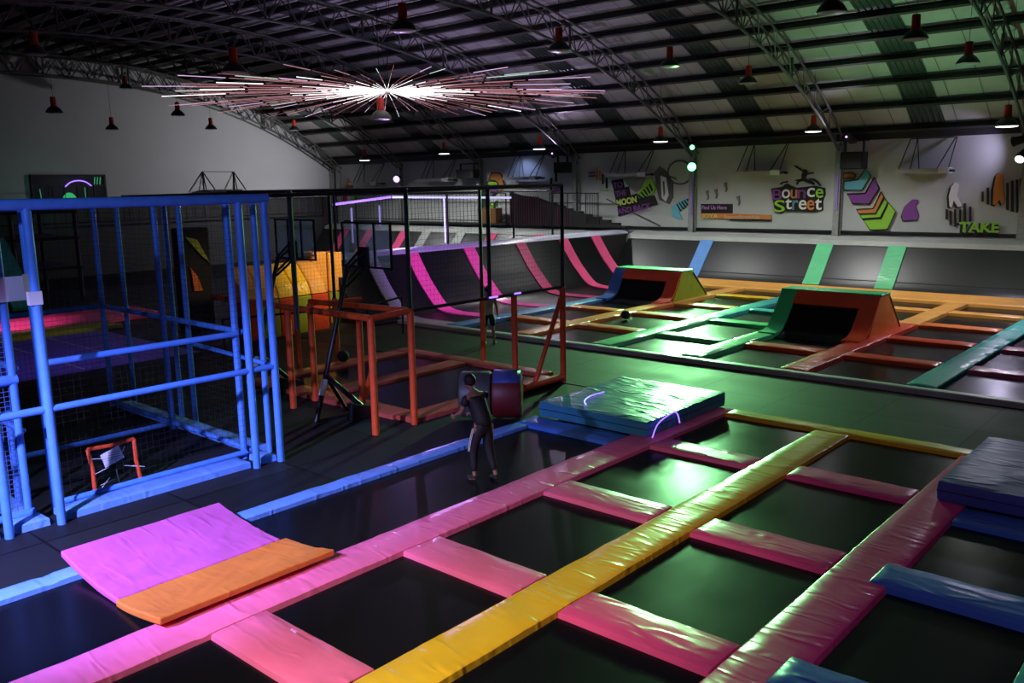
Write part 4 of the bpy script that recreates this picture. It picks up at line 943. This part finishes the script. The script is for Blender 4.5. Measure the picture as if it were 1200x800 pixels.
o = mural('mural', 'white climbing figure over black stripes with the lime word TAKE', 'mural', ['climber'])
letters(o, 'TAKE', -9.72, 2.40, .55, FL['black'], -.13, 1.1, .035, name='lettering'); letters(o, 'TAKE', -9.62, 2.47, .52, FL['lime'], -.145, 1.12, .02, name='lettering')
mural('mural', 'orange standing figure against vertical black stripes at the right', 'mural', ['orangefig'])
o = mural('logo_mural', 'colourful trampoline park logo with a jumping black figure on the far wall', 'mural', ['jumper', 'backing'])
for ch, x0, z0, x1, z1, col in (('B', -17.55, 3.73, -17.09, 4.2, 'purple'), ('o', -17.1, 3.80, -16.71, 4.2, 'white'), ('u', -16.69, 3.79, -16.38, 4.18, 'orange'), ('n', -16.36, 3.79, -15.99, 4.18, 'purple'), ('c', -15.93, 3.85, -15.58, 4.25, 'white'), ('e', -15.54, 3.81, -15.2, 4.21, 'lime'),
                               ('S', -17.44, 3.18, -16.94, 3.72, 'lime'), ('t', -16.92, 3.31, -16.61, 3.79, 'white'), ('r', -16.59, 3.28, -16.31, 3.72, 'steelblue'), ('e', -16.29, 3.3, -15.93, 3.72, 'white'), ('e', -15.91, 3.28, -15.58, 3.72, 'orange'), ('t', -15.56, 3.29, -15.24, 3.78, 'white')):
    cap = ch in 'BSt'
    t = letters(o, ch, 0, 0, 1, FL[col], -.13, 1, .012, name='letter')
    xsv = [v.co.x for v in t.data.vertices]; ysv = [v.co.y for v in t.data.vertices]
    sx = (x1-x0)/(max(xsv)-min(xsv)); sy_ = (z1-z0)/(max(ysv)-min(ysv)); t.scale = (sx, sy_, 1); t.location = (x0-min(xsv)*sx, -.13, z0-min(ysv)*sy_)
o = mural('sign_mural', 'black and orange wall plaque with small lettering and four grey jumping figures', 'mural', ['plaque', 'greyfig0', 'greyfig1', 'greyfig2', 'greyfig3'])
letters(o, 'Find Us Here', -21.15, 3.29, .26, simple('mural_mauve', (.45, .2, .5), .6), -.14, .95, .006, name='lettering')
letters(o, 'JOYA', -21.1, 2.88, .28, simple('mural_gold', (.7, .5, .15), .6), -.14, 1.25, .008, name='lettering'); letters(o, 'BounceStreetAsia', -19.95, 2.87, .22, simple('mural_sand', (.55, .40, .28), .6), -.14, 1.15, .004, name='lettering')
o = mural('mural', 'tilted black and purple lettered sign with a lime starburst and MOON', 'mural', ['moonsign'])
ml = simple('mural_lemon', (.55, .62, .12), .6)
letters(o, 'TO', -26.3, 4.35, .38, FL['purple'], -.15, 1.1, .01, rot=-.12, name='lettering'); letters(o, 'THE', -26.15, 3.93, .36, FL['purple'], -.15, 1.0, .01, rot=-.12, name='lettering')
letters(o, 'MOON', -26.1, 3.44, .42, ml, -.15, .95, .02, rot=-.16, name='lettering'); letters(o, 'AND BACK', -26.02, 3.0, .40, FL['purple'], -.15, 1.0, .01, rot=-.16, name='lettering')
mural('mural', 'grey and white astronaut figure beside the pale moon', 'mural', ['astronaut'])
mural('mural', 'pale round moon outlined in charcoal behind the green spotlights', 'mural', ['moon'])
mural('mural', 'light blue arrow crossed by dark stripes pointing down left', 'mural', ['bluearrow'])
mural('mural', 'little orange, purple and black bars right of the landing column', 'mural', ['smallbars'])
mural('mural', 'orange half hexagon with lime and purple shapes above the staircase', 'mural', ['hex'])
mural('mural', 'little black and purple bars left of the landing column', 'mural', ['leftbars'])
mural('mural', 'orange triangle mural at the far end of the far wall', 'mural', ['orangetri'])
bm = NB(); box(bm, -21.52, -21.44, 37.40, 37.46, 3.0, 4.9); tag(obj('light_strip', bm, simple('mural_violet', (.28, .18, .55), .5), None), 'thin violet strip on the column under the green spotlights', 'light strip')
bm = NB(); box(bm, -14.5, -14.4, 37.40, 37.46, 3.3, 4.9); tag(obj('light_strip', bm, simple('mural_violet2', (.28, .18, .55), .5), None), 'thin violet strip on the column between the logo and the chevrons', 'light strip')
# ------------------------------------------------------------------ hanging lamps
def lamp(label, loc, lit):
    o = thing('pendant_lamp', label, 'lamp', loc, 'hanging industrial lamps')
    bm = NB(); lathe(bm, [(.05, .62), (.105, .60), (.11, .30), (.13, .24), (.13, .20)], n=18); partl(obj('housing', bm, M['red'], o, True), 'red cylindrical housing')
    bm = NB(); lathe(bm, [(.10, .26), (.15, .22), (.22, .17), (.29, .08), (.33, .0), (.32, -.01), (.28, .07), (.21, .155), (.1, .2)], n=28); obj('shade', bm, M['shade'], o, True)
    bm = NB(); lathe(bm, [(.02, -.035), (.25, -.03), (.30, -.012), (.29, .03), (.02, .05)], n=24); obj('diffuser', bm, M['lamp_on' if lit else 'lamp_off'], o, True)
    top = roofz(loc[1])-.3-loc[2]
    bm = NB(); tube(bm, [(0, 0, .6), (0, 0, max(top, .7))], .008, 5); obj('cord', bm, M['black'], o)
    return o
LA = [(-6.05, 27.8, 5.98, 1, 'lit red lamp hanging at the right edge above the violet spotlights'), (-13.12, 31.46, 6.33, 1, 'lit red lamp hanging in front of the truss beside the rainbow letter logo'),
 (-19.16, 30.82, 6.23, 1, 'lit red lamp hanging left of the green spotlights'), (-25.64, 30.98, 6.2, 1, 'lit red lamp hanging above the dark staircase'),
 (-33.5, 32.6, 6.3, 1, 'lit red lamp hanging right of the purple spotlight'), (-38.8, 31.56, 6.12, 1, 'farthest lit red lamp, near the gable wall corner'),
 (-7.65, 24.6, 8.15, 0, 'unlit red lamp under the green lit roof, second from the top right'), (-7.34, 28.46, 7.85, 0, 'unlit red lamp under the green roof beside the rightmost truss'),
 (-15.08, 30.17, 8.1, 0, 'unlit red lamp above and left of the logo truss'), (-15.72, 25.8, 8.38, 0, 'unlit red lamp between the green and violet parts of the roof'),
 (-15.67, 19.85, 8.28, 0, 'unlit red lamp above the right end of the starburst'), (-15.95, 14.31, 8.22, 0, 'large unlit red lamp at the top edge above the starburst'),
 (-20.83, 12.78, 7.62, 0, 'large unlit red lamp above the left half of the starburst'), (-26.67, 10.15, 8.45, 0, 'hazy unlit red lamp nearest the top left corner'),
 (-37.65, 14.81, 7.82, 0, 'unlit red lamp in front of the gable wall, leftmost of its row'), (-46.05, 20.89, 7.82, 0, 'unlit red lamp in front of the gable wall, directly above the booth window'),
 (-45.74, 21.67, 9.9, 0, 'small unlit red lamp close under the roof above the gable wall'), (-40.67, 21.71, 8.22, 0, 'unlit red lamp just under the left tip of the starburst'),
 (-45.44, 26.16, 7.98, 0, 'small unlit red lamp in front of the gable wall, above the bracket shelf'), (-42.55, 28.88, 8.6, 0, 'unlit red lamp behind the starburst near the gable truss'),
 (-46.5, 32.4, 8.2, 0, 'smallest unlit red lamp beside the gable truss'), (-29.24, 32.22, 9.0, 0, 'small unlit red lamp behind the right half of the starburst'),
 (-32.0, 32.5, 8.9, 0, 'tiny unlit red lamp far behind the starburst'), (-7.7, 19.16, 8.12, 0, 'unlit lamp shade cut by the top edge at the right'),
 (-20.81, 17.64, 6.66, 0, 'red lamp hanging right under the centre of the starburst')]
LA = [(x*1.06, y*1.06, 4.6+(z-4.6)*1.06, lit, l) if lit else (x, y, z, lit, l) for x, y, z, lit, l in LA]
for x, y, z, lit, l in LA: lamp(l, (x, y, z), lit)
for x, y, z, lit, l in LA:
    if lit:
        d = bpy.data.lights.new('lamp_light', 'SPOT'); d.energy = 1150; d.spot_size = math.radians(155); d.spot_blend = .6; d.color = (.95, .97, .95); d.shadow_soft_size = .25
        q = bpy.data.objects.new('lamp_light', d); C.objects.link(q); q.location = (x, y, z-.06)

# ------------------------------------------------------------------ starburst of led rods
sb = thing('starburst_chandelier', 'wide starburst of radiating white and pink light rods under the roof', 'chandelier', (-20.6, 17.75, 7.45))
bm = NB(); bmesh.ops.create_icosphere(bm, subdivisions=2, radius=.10); obj('hub', bm, M['white'], sb)
bm = NB()
for k in range(3): tube(bm, [(0, 0, 0), (.4*math.cos(k*2.1), .4*math.sin(k*2.1), roofz(17.6)-7.8)], .008, 4)
obj('suspension_wires', bm, M['black'], sb)
rng = random.Random(11)
NR = 90
for k in range(NR):
    a = 2*PI*k/NR+rng.uniform(-.02, .02); L_ = 6.9*rng.uniform(.78, 1.0); tl = rng.uniform(-.028, .028)
    dz = lambda s: s*tl-.004*s*s
    pt = lambda s: (s*math.cos(a), s*math.sin(a), dz(s))
    bm = NB(); s1 = L_*rng.uniform(.25, .52); s2 = L_*rng.uniform(.70, .8)
    # a rod in three lit lengths; the outer length hangs on a black joint
    tube(bm, [pt(.1), pt(s1)], .0048, 4); nf = len(bm.faces)
    tube(bm, [pt(s1+.05), pt(s2)], .006, 4); nf2 = len(bm.faces)
    tube(bm, [pt(s2+.05), pt(L_)], .008, 4); nf3 = len(bm.faces)
    tube(bm, [pt(s1-.02), pt(s1+.07)], .022, 5); tube(bm, [pt(s2-.02), pt(s2+.07)], .022, 5)
    bmesh.ops.recalc_face_normals(bm, faces=bm.faces)
    me = bpy.data.meshes.new('light_rod'); 
    bm.faces.ensure_lookup_table()
    for i, f in enumerate(bm.faces): f.material_index = 0 if i < nf else 1 if i < nf2 else 2 if i < nf3 else 3
    bm.to_mesh(me); bm.free()
    tip = rng.choice(['ledtip', 'ledpink', 'ledred', 'ledwhite' if rng.random() < .4 else 'ledpink', 'ledmint' if rng.random() < .5 else 'ledred'])
    for mm in ('ledwhite', rng.choice(['ledpink', 'ledred', 'ledpink']), tip, 'black'): me.materials.append(M[mm])
    o = bpy.data.objects.new('light_rod', me); C.objects.link(o); o.parent = sb

# ------------------------------------------------------------------ stage spotlights
def spot(label, loc, target, lens, col, energy, size=60, blend=.5, soft=.12, r=.11):
    o = thing('spotlight', label, 'spotlight', loc)
    d = (Vector(target)-Vector(loc)).normalized(); q = d.to_track_quat('-Z', 'Y')
    def put(name, bm, mat, sm=True):
        bm.transform(q.to_matrix().to_4x4()); return obj(name, bm, mat, o, sm)
    bm = NB(); lathe(bm, [(.10, .42), (.14, .40), (.16, .1), (.19, .0), (.17, .0), (.15, .03)], n=18); put('body', bm, M['blackmatte'])
    bm = NB(); lathe(bm, [(.01, -.04), (r*.7, -.03), (r, -.005), (r, .02), (.01, .025)], n=18); put('lens', bm, M[lens])
    bm = NB(); tube(bm, [(-.22, 0, .15), (-.22, 0, .45), (.22, 0, .45), (.22, 0, .15)], .02, 6); box(bm, -.1, .1, -.05, .05, .45, .6); put('yoke', bm, M['black'], False)
    L_ = bpy.data.lights.new('beam', 'SPOT'); L_.color = col; L_.energy = energy; L_.spot_size = math.radians(size); L_.spot_blend = blend; L_.shadow_soft_size = soft
    b = bpy.data.objects.new('beam', L_); C.objects.link(b); b.location = Vector(loc)+d*.12; b.rotation_euler = q.to_euler()
    return o
GREEN = (.32, 1, .38)
spot('upper green spotlight on the column left of the lettered plaque', (-21.2, 36.9, 6.2), (-10.5, 15, 0), 'greenlens', GREEN, 4800, 60, .7, soft=.35)
spot('lower, brighter green spotlight on the column left of the lettered plaque', (-21.2, 36.9, 5.3), (-13.2, 21, 0), 'greenlens', GREEN, 15000, 46, .9, .4, r=.2)
spot('purple spotlight on a distant column above the far railing', (-42.3, 36.9, 5.1), (-33, 20, 0), 'purplelens', (.5, .3, 1), 2500, 75, .6, r=.2)
spot('upper violet white spotlight at the right edge', (-7.75, 36.8, 5.85), (-12, 38, 5.0), 'violetlens', (.7, .62, 1), 120, 120, .8, r=.17)
spot('lower violet white spotlight at the right edge', (-7.5, 36.8, 5.2), (-9, 30, 0), 'violetlens', (.75, .68, 1), 500, 90, .8, r=.16)
spot('small blue light under the eaves above the staircase shelf', (-32.4, 36.9, 6.35), (-32.4, 38, 4), 'bluelens', (.4, .5, 1), 60, 120, .8, r=.12)
# uplighters added to tint and brighten the roof, no such fittings known
spot('added green uplighter low behind the big kicker ramp', (-10.3, 28.4, .72), (-9.5, 31.0, 9), 'greenlens', (.36, 1, .5), 1300, 85, .9, r=.05)
spot('added violet uplighter behind the quarter pipe', (-27.5, 23.5, .62), (-26.5, 24.5, 10), 'purplelens', (.66, .52, 1), 1900, 130, .9, r=.05)
spot('small added violet uplighter above the loudspeaker near the landing', (-29.1, 36.2, 6.2), (-20, 20, 11.5), 'purplelens', (.80, .62, 1), 420, 120, 1, r=.04)
spot('small added pale uplighter above the loudspeaker beside the chevrons', (-13.7, 36.2, 6.3), (-17, 24, 11), 'purplelens', (.9, .82, 1), 150, 120, 1, r=.04)
# unseen floods over the near court; fills and washes added for brightness
def area(name, loc, target, col, e, sx, sy):
    L_ = bpy.data.lights.new(name, 'AREA'); L_.shape = 'RECTANGLE'; L_.size = sx; L_.size_y = sy; L_.color = col; L_.energy = e
    b = bpy.data.objects.new(name, L_); C.objects.link(b); b.location = loc; b.rotation_euler = (Vector(target)-Vector(loc)).to_track_quat('-Z', 'Y').to_euler(); return b
def spt(name, loc, target, col, e, size, blend, soft=.15):
    L_ = bpy.data.lights.new(name, 'SPOT'); L_.color = col; L_.energy = e; L_.spot_size = math.radians(size); L_.spot_blend = blend; L_.shadow_soft_size = soft
    b = bpy.data.objects.new(name, L_); C.objects.link(b); b.location = loc; b.rotation_euler = (Vector(target)-Vector(loc)).to_track_quat('-Z', 'Y').to_euler(); return b
spt('unseen_violet_flood', (-8.6, -1.5, 5.4), (-10.9, 4.4, .3), (.42, .40, 1), 12500, 56, 1)
spt('cage_fill', (-7.5, -.5, 6.2), (-13, 6.5, 3.9), (.32, .45, 1), 900, 46, .8)
spt('unseen_warm_flood', (-5.0, -1.5, 5.6), (-6.4, 5.4, 0), (1, .80, .66), 3600, 44, 1)
spt('pink_fill', (1.5, 2.0, 6.5), (-3.6, 10, 0), (.85, .48, .95), 520, 84, 1)
spt('gable_wash', (-41, 33.5, 5.6), (-50, 30, 6.0), (1, .97, 1), 1700, 120, 1)
spt('block_wash', (-21.5, 18.5, 3.6), (-25, 17, 1.2), (1, .75, .4), 420, 70, .8)
spt('indigo_wash', (-22, 9, 5), (-26, 9, 0), (.5, .35, 1), 260, 90, 1)
spt('pink_wash', (-32, 10, 3.2), (-32.8, 10.5, 0), (1, .4, .7), 500, 80, .8)
spt('booth_wash', (-46.5, 19, 3.2), (-50, 18.5, 4.8), (.2, 1, .7), 25, 120, 1)
spt('ramp_wash', (-16.5, 21.0, 6.4), (-23.5, 23.5, 1.3), (.62, .26, 1), 3600, 50, .9)
spt('amber_wash', (-11, 29, 7.2), (-10, 34.2, 0), (1, .86, .72), 380, 80, 1)
w = bpy.data.worlds.new('World'); bpy.context.scene.world = w; w.use_nodes = True
w.node_tree.nodes['Background'].inputs['Color'].default_value = (.55, .55, .75, 1); w.node_tree.nodes['Background'].inputs['Strength'].default_value = .01
# unseen area lights under the roof for dim general fill
for x in (-36, -22, -8):
    area('hall_fill', (x, 20, 8.0), (x, 20, 0), (.85, .85, 1), 16, 8, 8)

# ------------------------------------------------------------------ people
SK = simple('skin', (.28, .14, .08), .55); HAIR = simple('black_hair', (.008, .007, .007), .6, noise_amt=.4, scale=60, bump=.6)
def skin(name, V, E, mat, parent=None, levels=1, root=0):
    me = bpy.data.meshes.new(name); me.from_pydata([v[0] for v in V], E, []); me.update()
    o = bpy.data.objects.new(name, me); C.objects.link(o); me.materials.append(mat)
    md = o.modifiers.new('skin', 'SKIN'); md.use_smooth_shade = True; md.branch_smoothing = .5
    sv = me.skin_vertices[0].data if me.skin_vertices else None
    if sv is None:
        bm = NB(); bm.from_mesh(me); bm.verts.layers.skin.verify(); bm.to_mesh(me); bm.free(); sv = me.skin_vertices[0].data
    for i, v in enumerate(V):
        r = v[1]; sv[i].radius = r if isinstance(r, tuple) else (r, r); sv[i].use_root = (i == root)
    s = o.modifiers.new('sub', 'SUBSURF'); s.levels = levels; s.render_levels = levels
    dg = bpy.context.evaluated_depsgraph_get(); m2 = bpy.data.meshes.new_from_object(o.evaluated_get(dg))
    bpy.data.objects.remove(o); o = bpy.data.objects.new(name, m2); C.objects.link(o)
    for p in m2.polygons: p.use_smooth = True
    if parent: o.parent = parent
    return o
class Sk:
    def __init__(s): s.V = []; s.E = []; s.n = {}
    def v(s, key, p, r, to=None):
        s.V.append((tuple(p), r)); s.n[key] = len(s.V)-1
        if to is not None: s.E.append((s.n[to], s.n[key]))
        return s
def hand(s, key, wrist, d, side, up, curl=.5):
    """palm, four unequal bent fingers, thumb leaving the side of the palm near its base"""
    w = Vector(wrist); d = Vector(d).normalized(); sd = Vector(side).normalized(); up = Vector(up).normalized()
    s.v(key+'p1', w+d*.035, (.030, .018), key)
    s.v(key+'p2', w+d*.075, (.036, .016), key+'p1')
    for i, (off, L) in enumerate(((-.027, .065), (-.009, .075), (.009, .071), (.026, .056))):
        b = w+d*.09+sd*off
        s.v('%sf%da' % (key, i), b, .0095, key+'p2')
        s.v('%sf%db' % (key, i), b+d*L*.45-up*L*.2*curl, .0088, '%sf%da' % (key, i))
        s.v('%sf%dc' % (key, i), b+d*L*(.45+.35*(1-curl))-up*L*(.2*curl+.5*curl), .0075, '%sf%db' % (key, i))
    s.v(key+'t1', w+d*.045-sd*.04, .0105, key+'p1')
    s.v(key+'t2', w+d*.075-sd*.055-up*.012, .0095, key+'t1')
    s.v(key+'t3', w+d*.098-sd*.052-up*.025, .008, key+'t2')
def person(label, loc, rz, J, shirt, shorts, shoes, long_pants=False, stripes=False):
    o = thing('person', label, 'person', loc, None, rz)
    s = Sk(); g = lambda k: Vector(J[k])
    s.v('pel', g('pel'), (.135, .10)); s.v('wai', g('wai'), (.12, .09), 'pel'); s.v('che', g('che'), (.155, .105), 'wai'); s.v('nk0', g('nk0'), (.085, .075), 'che')
    s.v('nk', g('nk'), .052, 'nk0'); s.v('jaw', g('jaw'), (.062, .072), 'nk'); s.v('hd', g('hd'), (.078, .092), 'jaw'); s.v('crn', g('crn'), (.062, .075), 'hd')
    f = (g('face')).normalized(); lat = Vector((0, 1, 0))
    s.v('nose', g('jaw').lerp(g('hd'), .45)+f*.098, .010, 'hd')
    for sg, k in ((1, 'L'), (-1, 'R')):
        s.v('ear'+k, g('jaw').lerp(g('hd'), .6)+lat*sg*.086, .014, 'hd')
        s.v('sh'+k, g('sh'+k), (.058, .058), 'nk0'); s.v('ua'+k, g('sh'+k).lerp(g('el'+k), .4), .05, 'sh'+k); s.v('el'+k, g('el'+k), .037, 'ua'+k)
        s.v('fa'+k, g('el'+k).lerp(g('wr'+k), .3), .038, 'el'+k); s.v('w'+k, g('wr'+k), .024, 'fa'+k)
        d = g('wr'+k)-g('el'+k); hand(s, 'w'+k, g('wr'+k), d, d.cross(Vector((0, 1, 0))) if abs(d.normalized().y) < .8 else (0, 0, 1), (0, -sg, 0), .6)
        s.v('hip'+k, g('hip'+k), .092, 'pel'); s.v('th'+k, g('hip'+k).lerp(g('kn'+k), .45), .078, 'hip'+k); s.v('kn'+k, g('kn'+k), .053, 'th'+k)
        s.v('ca'+k, g('kn'+k).lerp(g('an'+k), .3)+Vector((-.012, 0, 0)), .056, 'kn'+k); s.v('an'+k, g('an'+k), .034, 'ca'+k)
        s.v('hl'+k, g('an'+k)+Vector((-.025, 0, -.05)), .03, 'an'+k); s.v('to'+k, g('an'+k)+Vector((.13, sg*.02, -.062)), (.035, .02), 'hl'+k)
    skin('body', s.V, s.E, SK, o, 1)
    # eyes
    bm = NB()
    for sg in (1, -1):
        m4 = Matrix.Translation(g('jaw').lerp(g('hd'), .75)+f*.086+lat*sg*.031); bmesh.ops.create_icosphere(bm, subdivisions=1, radius=.011, matrix=m4)
    obj('eyes', bm, M['black'], o)
    # hair shell
    bm = NB(); c = g('hd')+Vector((0, 0, .012))
    bmesh.ops.create_icosphere(bm, subdivisions=3, radius=1)
    for v in list(bm.verts):
        d = v.co.copy()
        if d.dot(f) > .35 and d.z < .45 or d.z < -.55: bm.verts.remove(v); continue
        k_ = 1+noise.noise(d*5)*.05
        v.co = c-f*.012+Vector((d.x*.108, d.y*.094, d.z*.118))*k_
    q = obj('hair', bm, HAIR, o, True); md = q.modifiers.new('s', 'SOLIDIFY'); md.thickness = .012
    # shirt with short sleeves
    t = Sk(); up = .022
    t.v('z', g('pel')-Vector((0, 0, .07)), (.168, .155)); t.v('a', g('pel')+Vector((0, 0, .04)), (.168, .160), 'z'); t.v('b', g('wai'), (.165, .158), 'a'); t.v('c', g('che'), (.185, .175), 'b'); t.v('d', g('nk0')-Vector((0, 0, .01)), (.108, .098), 'c')
    for k in 'LR':
        t.v('s'+k, g('sh'+k), .078, 'd'); t.v('e'+k, g('sh'+k).lerp(g('el'+k), .6), .066, 's'+k)
    skin('shirt', t.V, t.E, shirt, o, 1)
    # shorts or trousers
    t = Sk(); t.v('a', g('pel')+Vector((0, 0, .06)), (.15, .112)); t.v('b', g('pel')-Vector((0, 0, .03)), (.16, .125), 'a')
    for k in 'LR':
        t.v('h'+k, g('hip'+k)-Vector((0, 0, .03)), .108, 'b'); t.v('m'+k, g('hip'+k).lerp(g('kn'+k), .5), .098, 'h'+k); t.v('k'+k, g('hip'+k).lerp(g('kn'+k), .92), .083, 'm'+k)
        if long_pants: t.v('c'+k, g('kn'+k).lerp(g('an'+k), .4), .072, 'k'+k); t.v('f'+k, g('kn'+k).lerp(g('an'+k), .9), .052, 'c'+k)
    skin('trousers' if long_pants else 'shorts', t.V, t.E, shorts, o, 1)
    for sg, k in ((1, 'L'), (-1, 'R')):
        t = Sk(); a = g('an'+k); t.v('a', a+Vector((0, 0, .01)), .045); t.v('b', a+Vector((-.02, 0, -.035)), (.045, .042), 'a'); t.v('c', a+Vector((.07, sg*.01, -.045)), (.046, .032), 'b'); t.v('d', a+Vector((.15, sg*.02, -.055)), (.038, .024), 'c')
        skin('shoe', t.V, t.E, shoes[0 if k == 'L' else 1], o, 1)
    if stripes:
        bm = NB()
        for k, sg in (('R', -1), ('L', 1)):
            for q in (-.014, .014):
                a, b = g('hip'+k)+Vector((q, sg*.115, 0)), g('kn'+k)+Vector((q, sg*.082, 0)); tube(bm, [a, a.lerp(b, .5)+Vector((0, sg*.008, 0)), b], .006, 5)
        partl(obj('side_stripes', bm, M['white'], o), 'white side stripes')
        bm = NB()
        for q in (-.02, .02):
            tube(bm, [g('shR')+Vector((q, -.075, .03)), g('shR').lerp(g('elR'), .4)+Vector((q, -.075, 0))], .007, 5)
        partl(obj('sleeve_stripes', bm, M['white'], o), 'white sleeve stripes')
    return o
J1 = dict(pel=(0, 0, .93), wai=(0, 0, 1.08), che=(.01, 0, 1.27), nk0=(0, 0, 1.40), nk=(.005, 0, 1.47), jaw=(.02, 0, 1.55), hd=(.015, 0, 1.62), crn=(0, 0, 1.66), face=(1, 0, -.1),
 shL=(0, .17, 1.38), shR=(0, -.17, 1.38), elL=(-.04, .235, 1.12), elR=(-.03, -.24, 1.12), wrL=(.05, .25, .90), wrR=(.08, -.25, .92), hipL=(0, .09, .88), hipR=(0, -.09, .88), knL=(.03, .11, .49), knR=(.01, -.12, .49), anL=(-.02, .13, .085), anR=(.02, -.14, .085))
person('person seen from behind in tan tee shirt and dark shorts on the walkway', (-17.05, 18.2, .012), math.radians(128), J1, simple('tan_cotton', (.40, .34, .20), .85), simple('dark_shorts', (.012, .012, .012), .85), (M['white'], simple('red_shoe', (.25, .03, .03), .6)))
J2 = dict(pel=(-.02, 0, .92), wai=(.03, 0, 1.06), che=(.11, 0, 1.23), nk0=(.17, 0, 1.35), nk=(.21, 0, 1.41), jaw=(.27, 0, 1.46), hd=(.28, 0, 1.535), crn=(.27, 0, 1.58), face=(1, 0, -.45),
 shL=(.15, .17, 1.33), shR=(.15, -.17, 1.33), elL=(.24, .22, 1.08), elR=(.22, -.23, 1.08), wrL=(.44, .17, 1.0), wrR=(.42, -.16, .98), hipL=(-.02, .09, .87), hipR=(-.02, -.09, .87), knL=(.10, .12, .48), knR=(-.02, -.11, .48), anL=(.05, .14, .085), anR=(-.16, -.12, .085))
person('person in dark striped sportswear leaning forward on the long front trampoline bed', (-9.06, 9.46, .034), math.radians(175), J2, simple('black_jersey', (.006, .006, .008), .7), simple('black_track_pants', (.006, .006, .008), .7), (M['blackmatte'], M['blackmatte']), True, True)

# ------------------------------------------------------------------ camera
cam = bpy.data.cameras.new('Camera'); co = bpy.data.objects.new('Camera', cam); C.objects.link(co)
cam.sensor_width = 36; cam.lens = 1013.17/1200*36; cam.clip_end = 200
yaw, pitch, roll = math.radians(41.60487628), math.radians(10.24202618), math.radians(-1.03375396)
f = Vector((-math.sin(yaw)*math.cos(pitch), math.cos(yaw)*math.cos(pitch), -math.sin(pitch)))
r = Vector((math.cos(yaw), math.sin(yaw), 0)); u = r.cross(f)
r2 = math.cos(roll)*r+math.sin(roll)*u; u2 = -math.sin(roll)*r+math.cos(roll)*u
mw = Matrix((r2, u2, -f)).transposed().to_4x4(); mw.translation = Vector((0, 0, 4.6)); co.matrix_world = mw
sc = bpy.context.scene; sc.camera = co
sc.view_settings.view_transform = 'Standard'; sc.view_settings.look = 'None'; sc.view_settings.gamma = 1; sc.view_settings.use_curve_mapping = False
sc.view_settings.exposure = 0
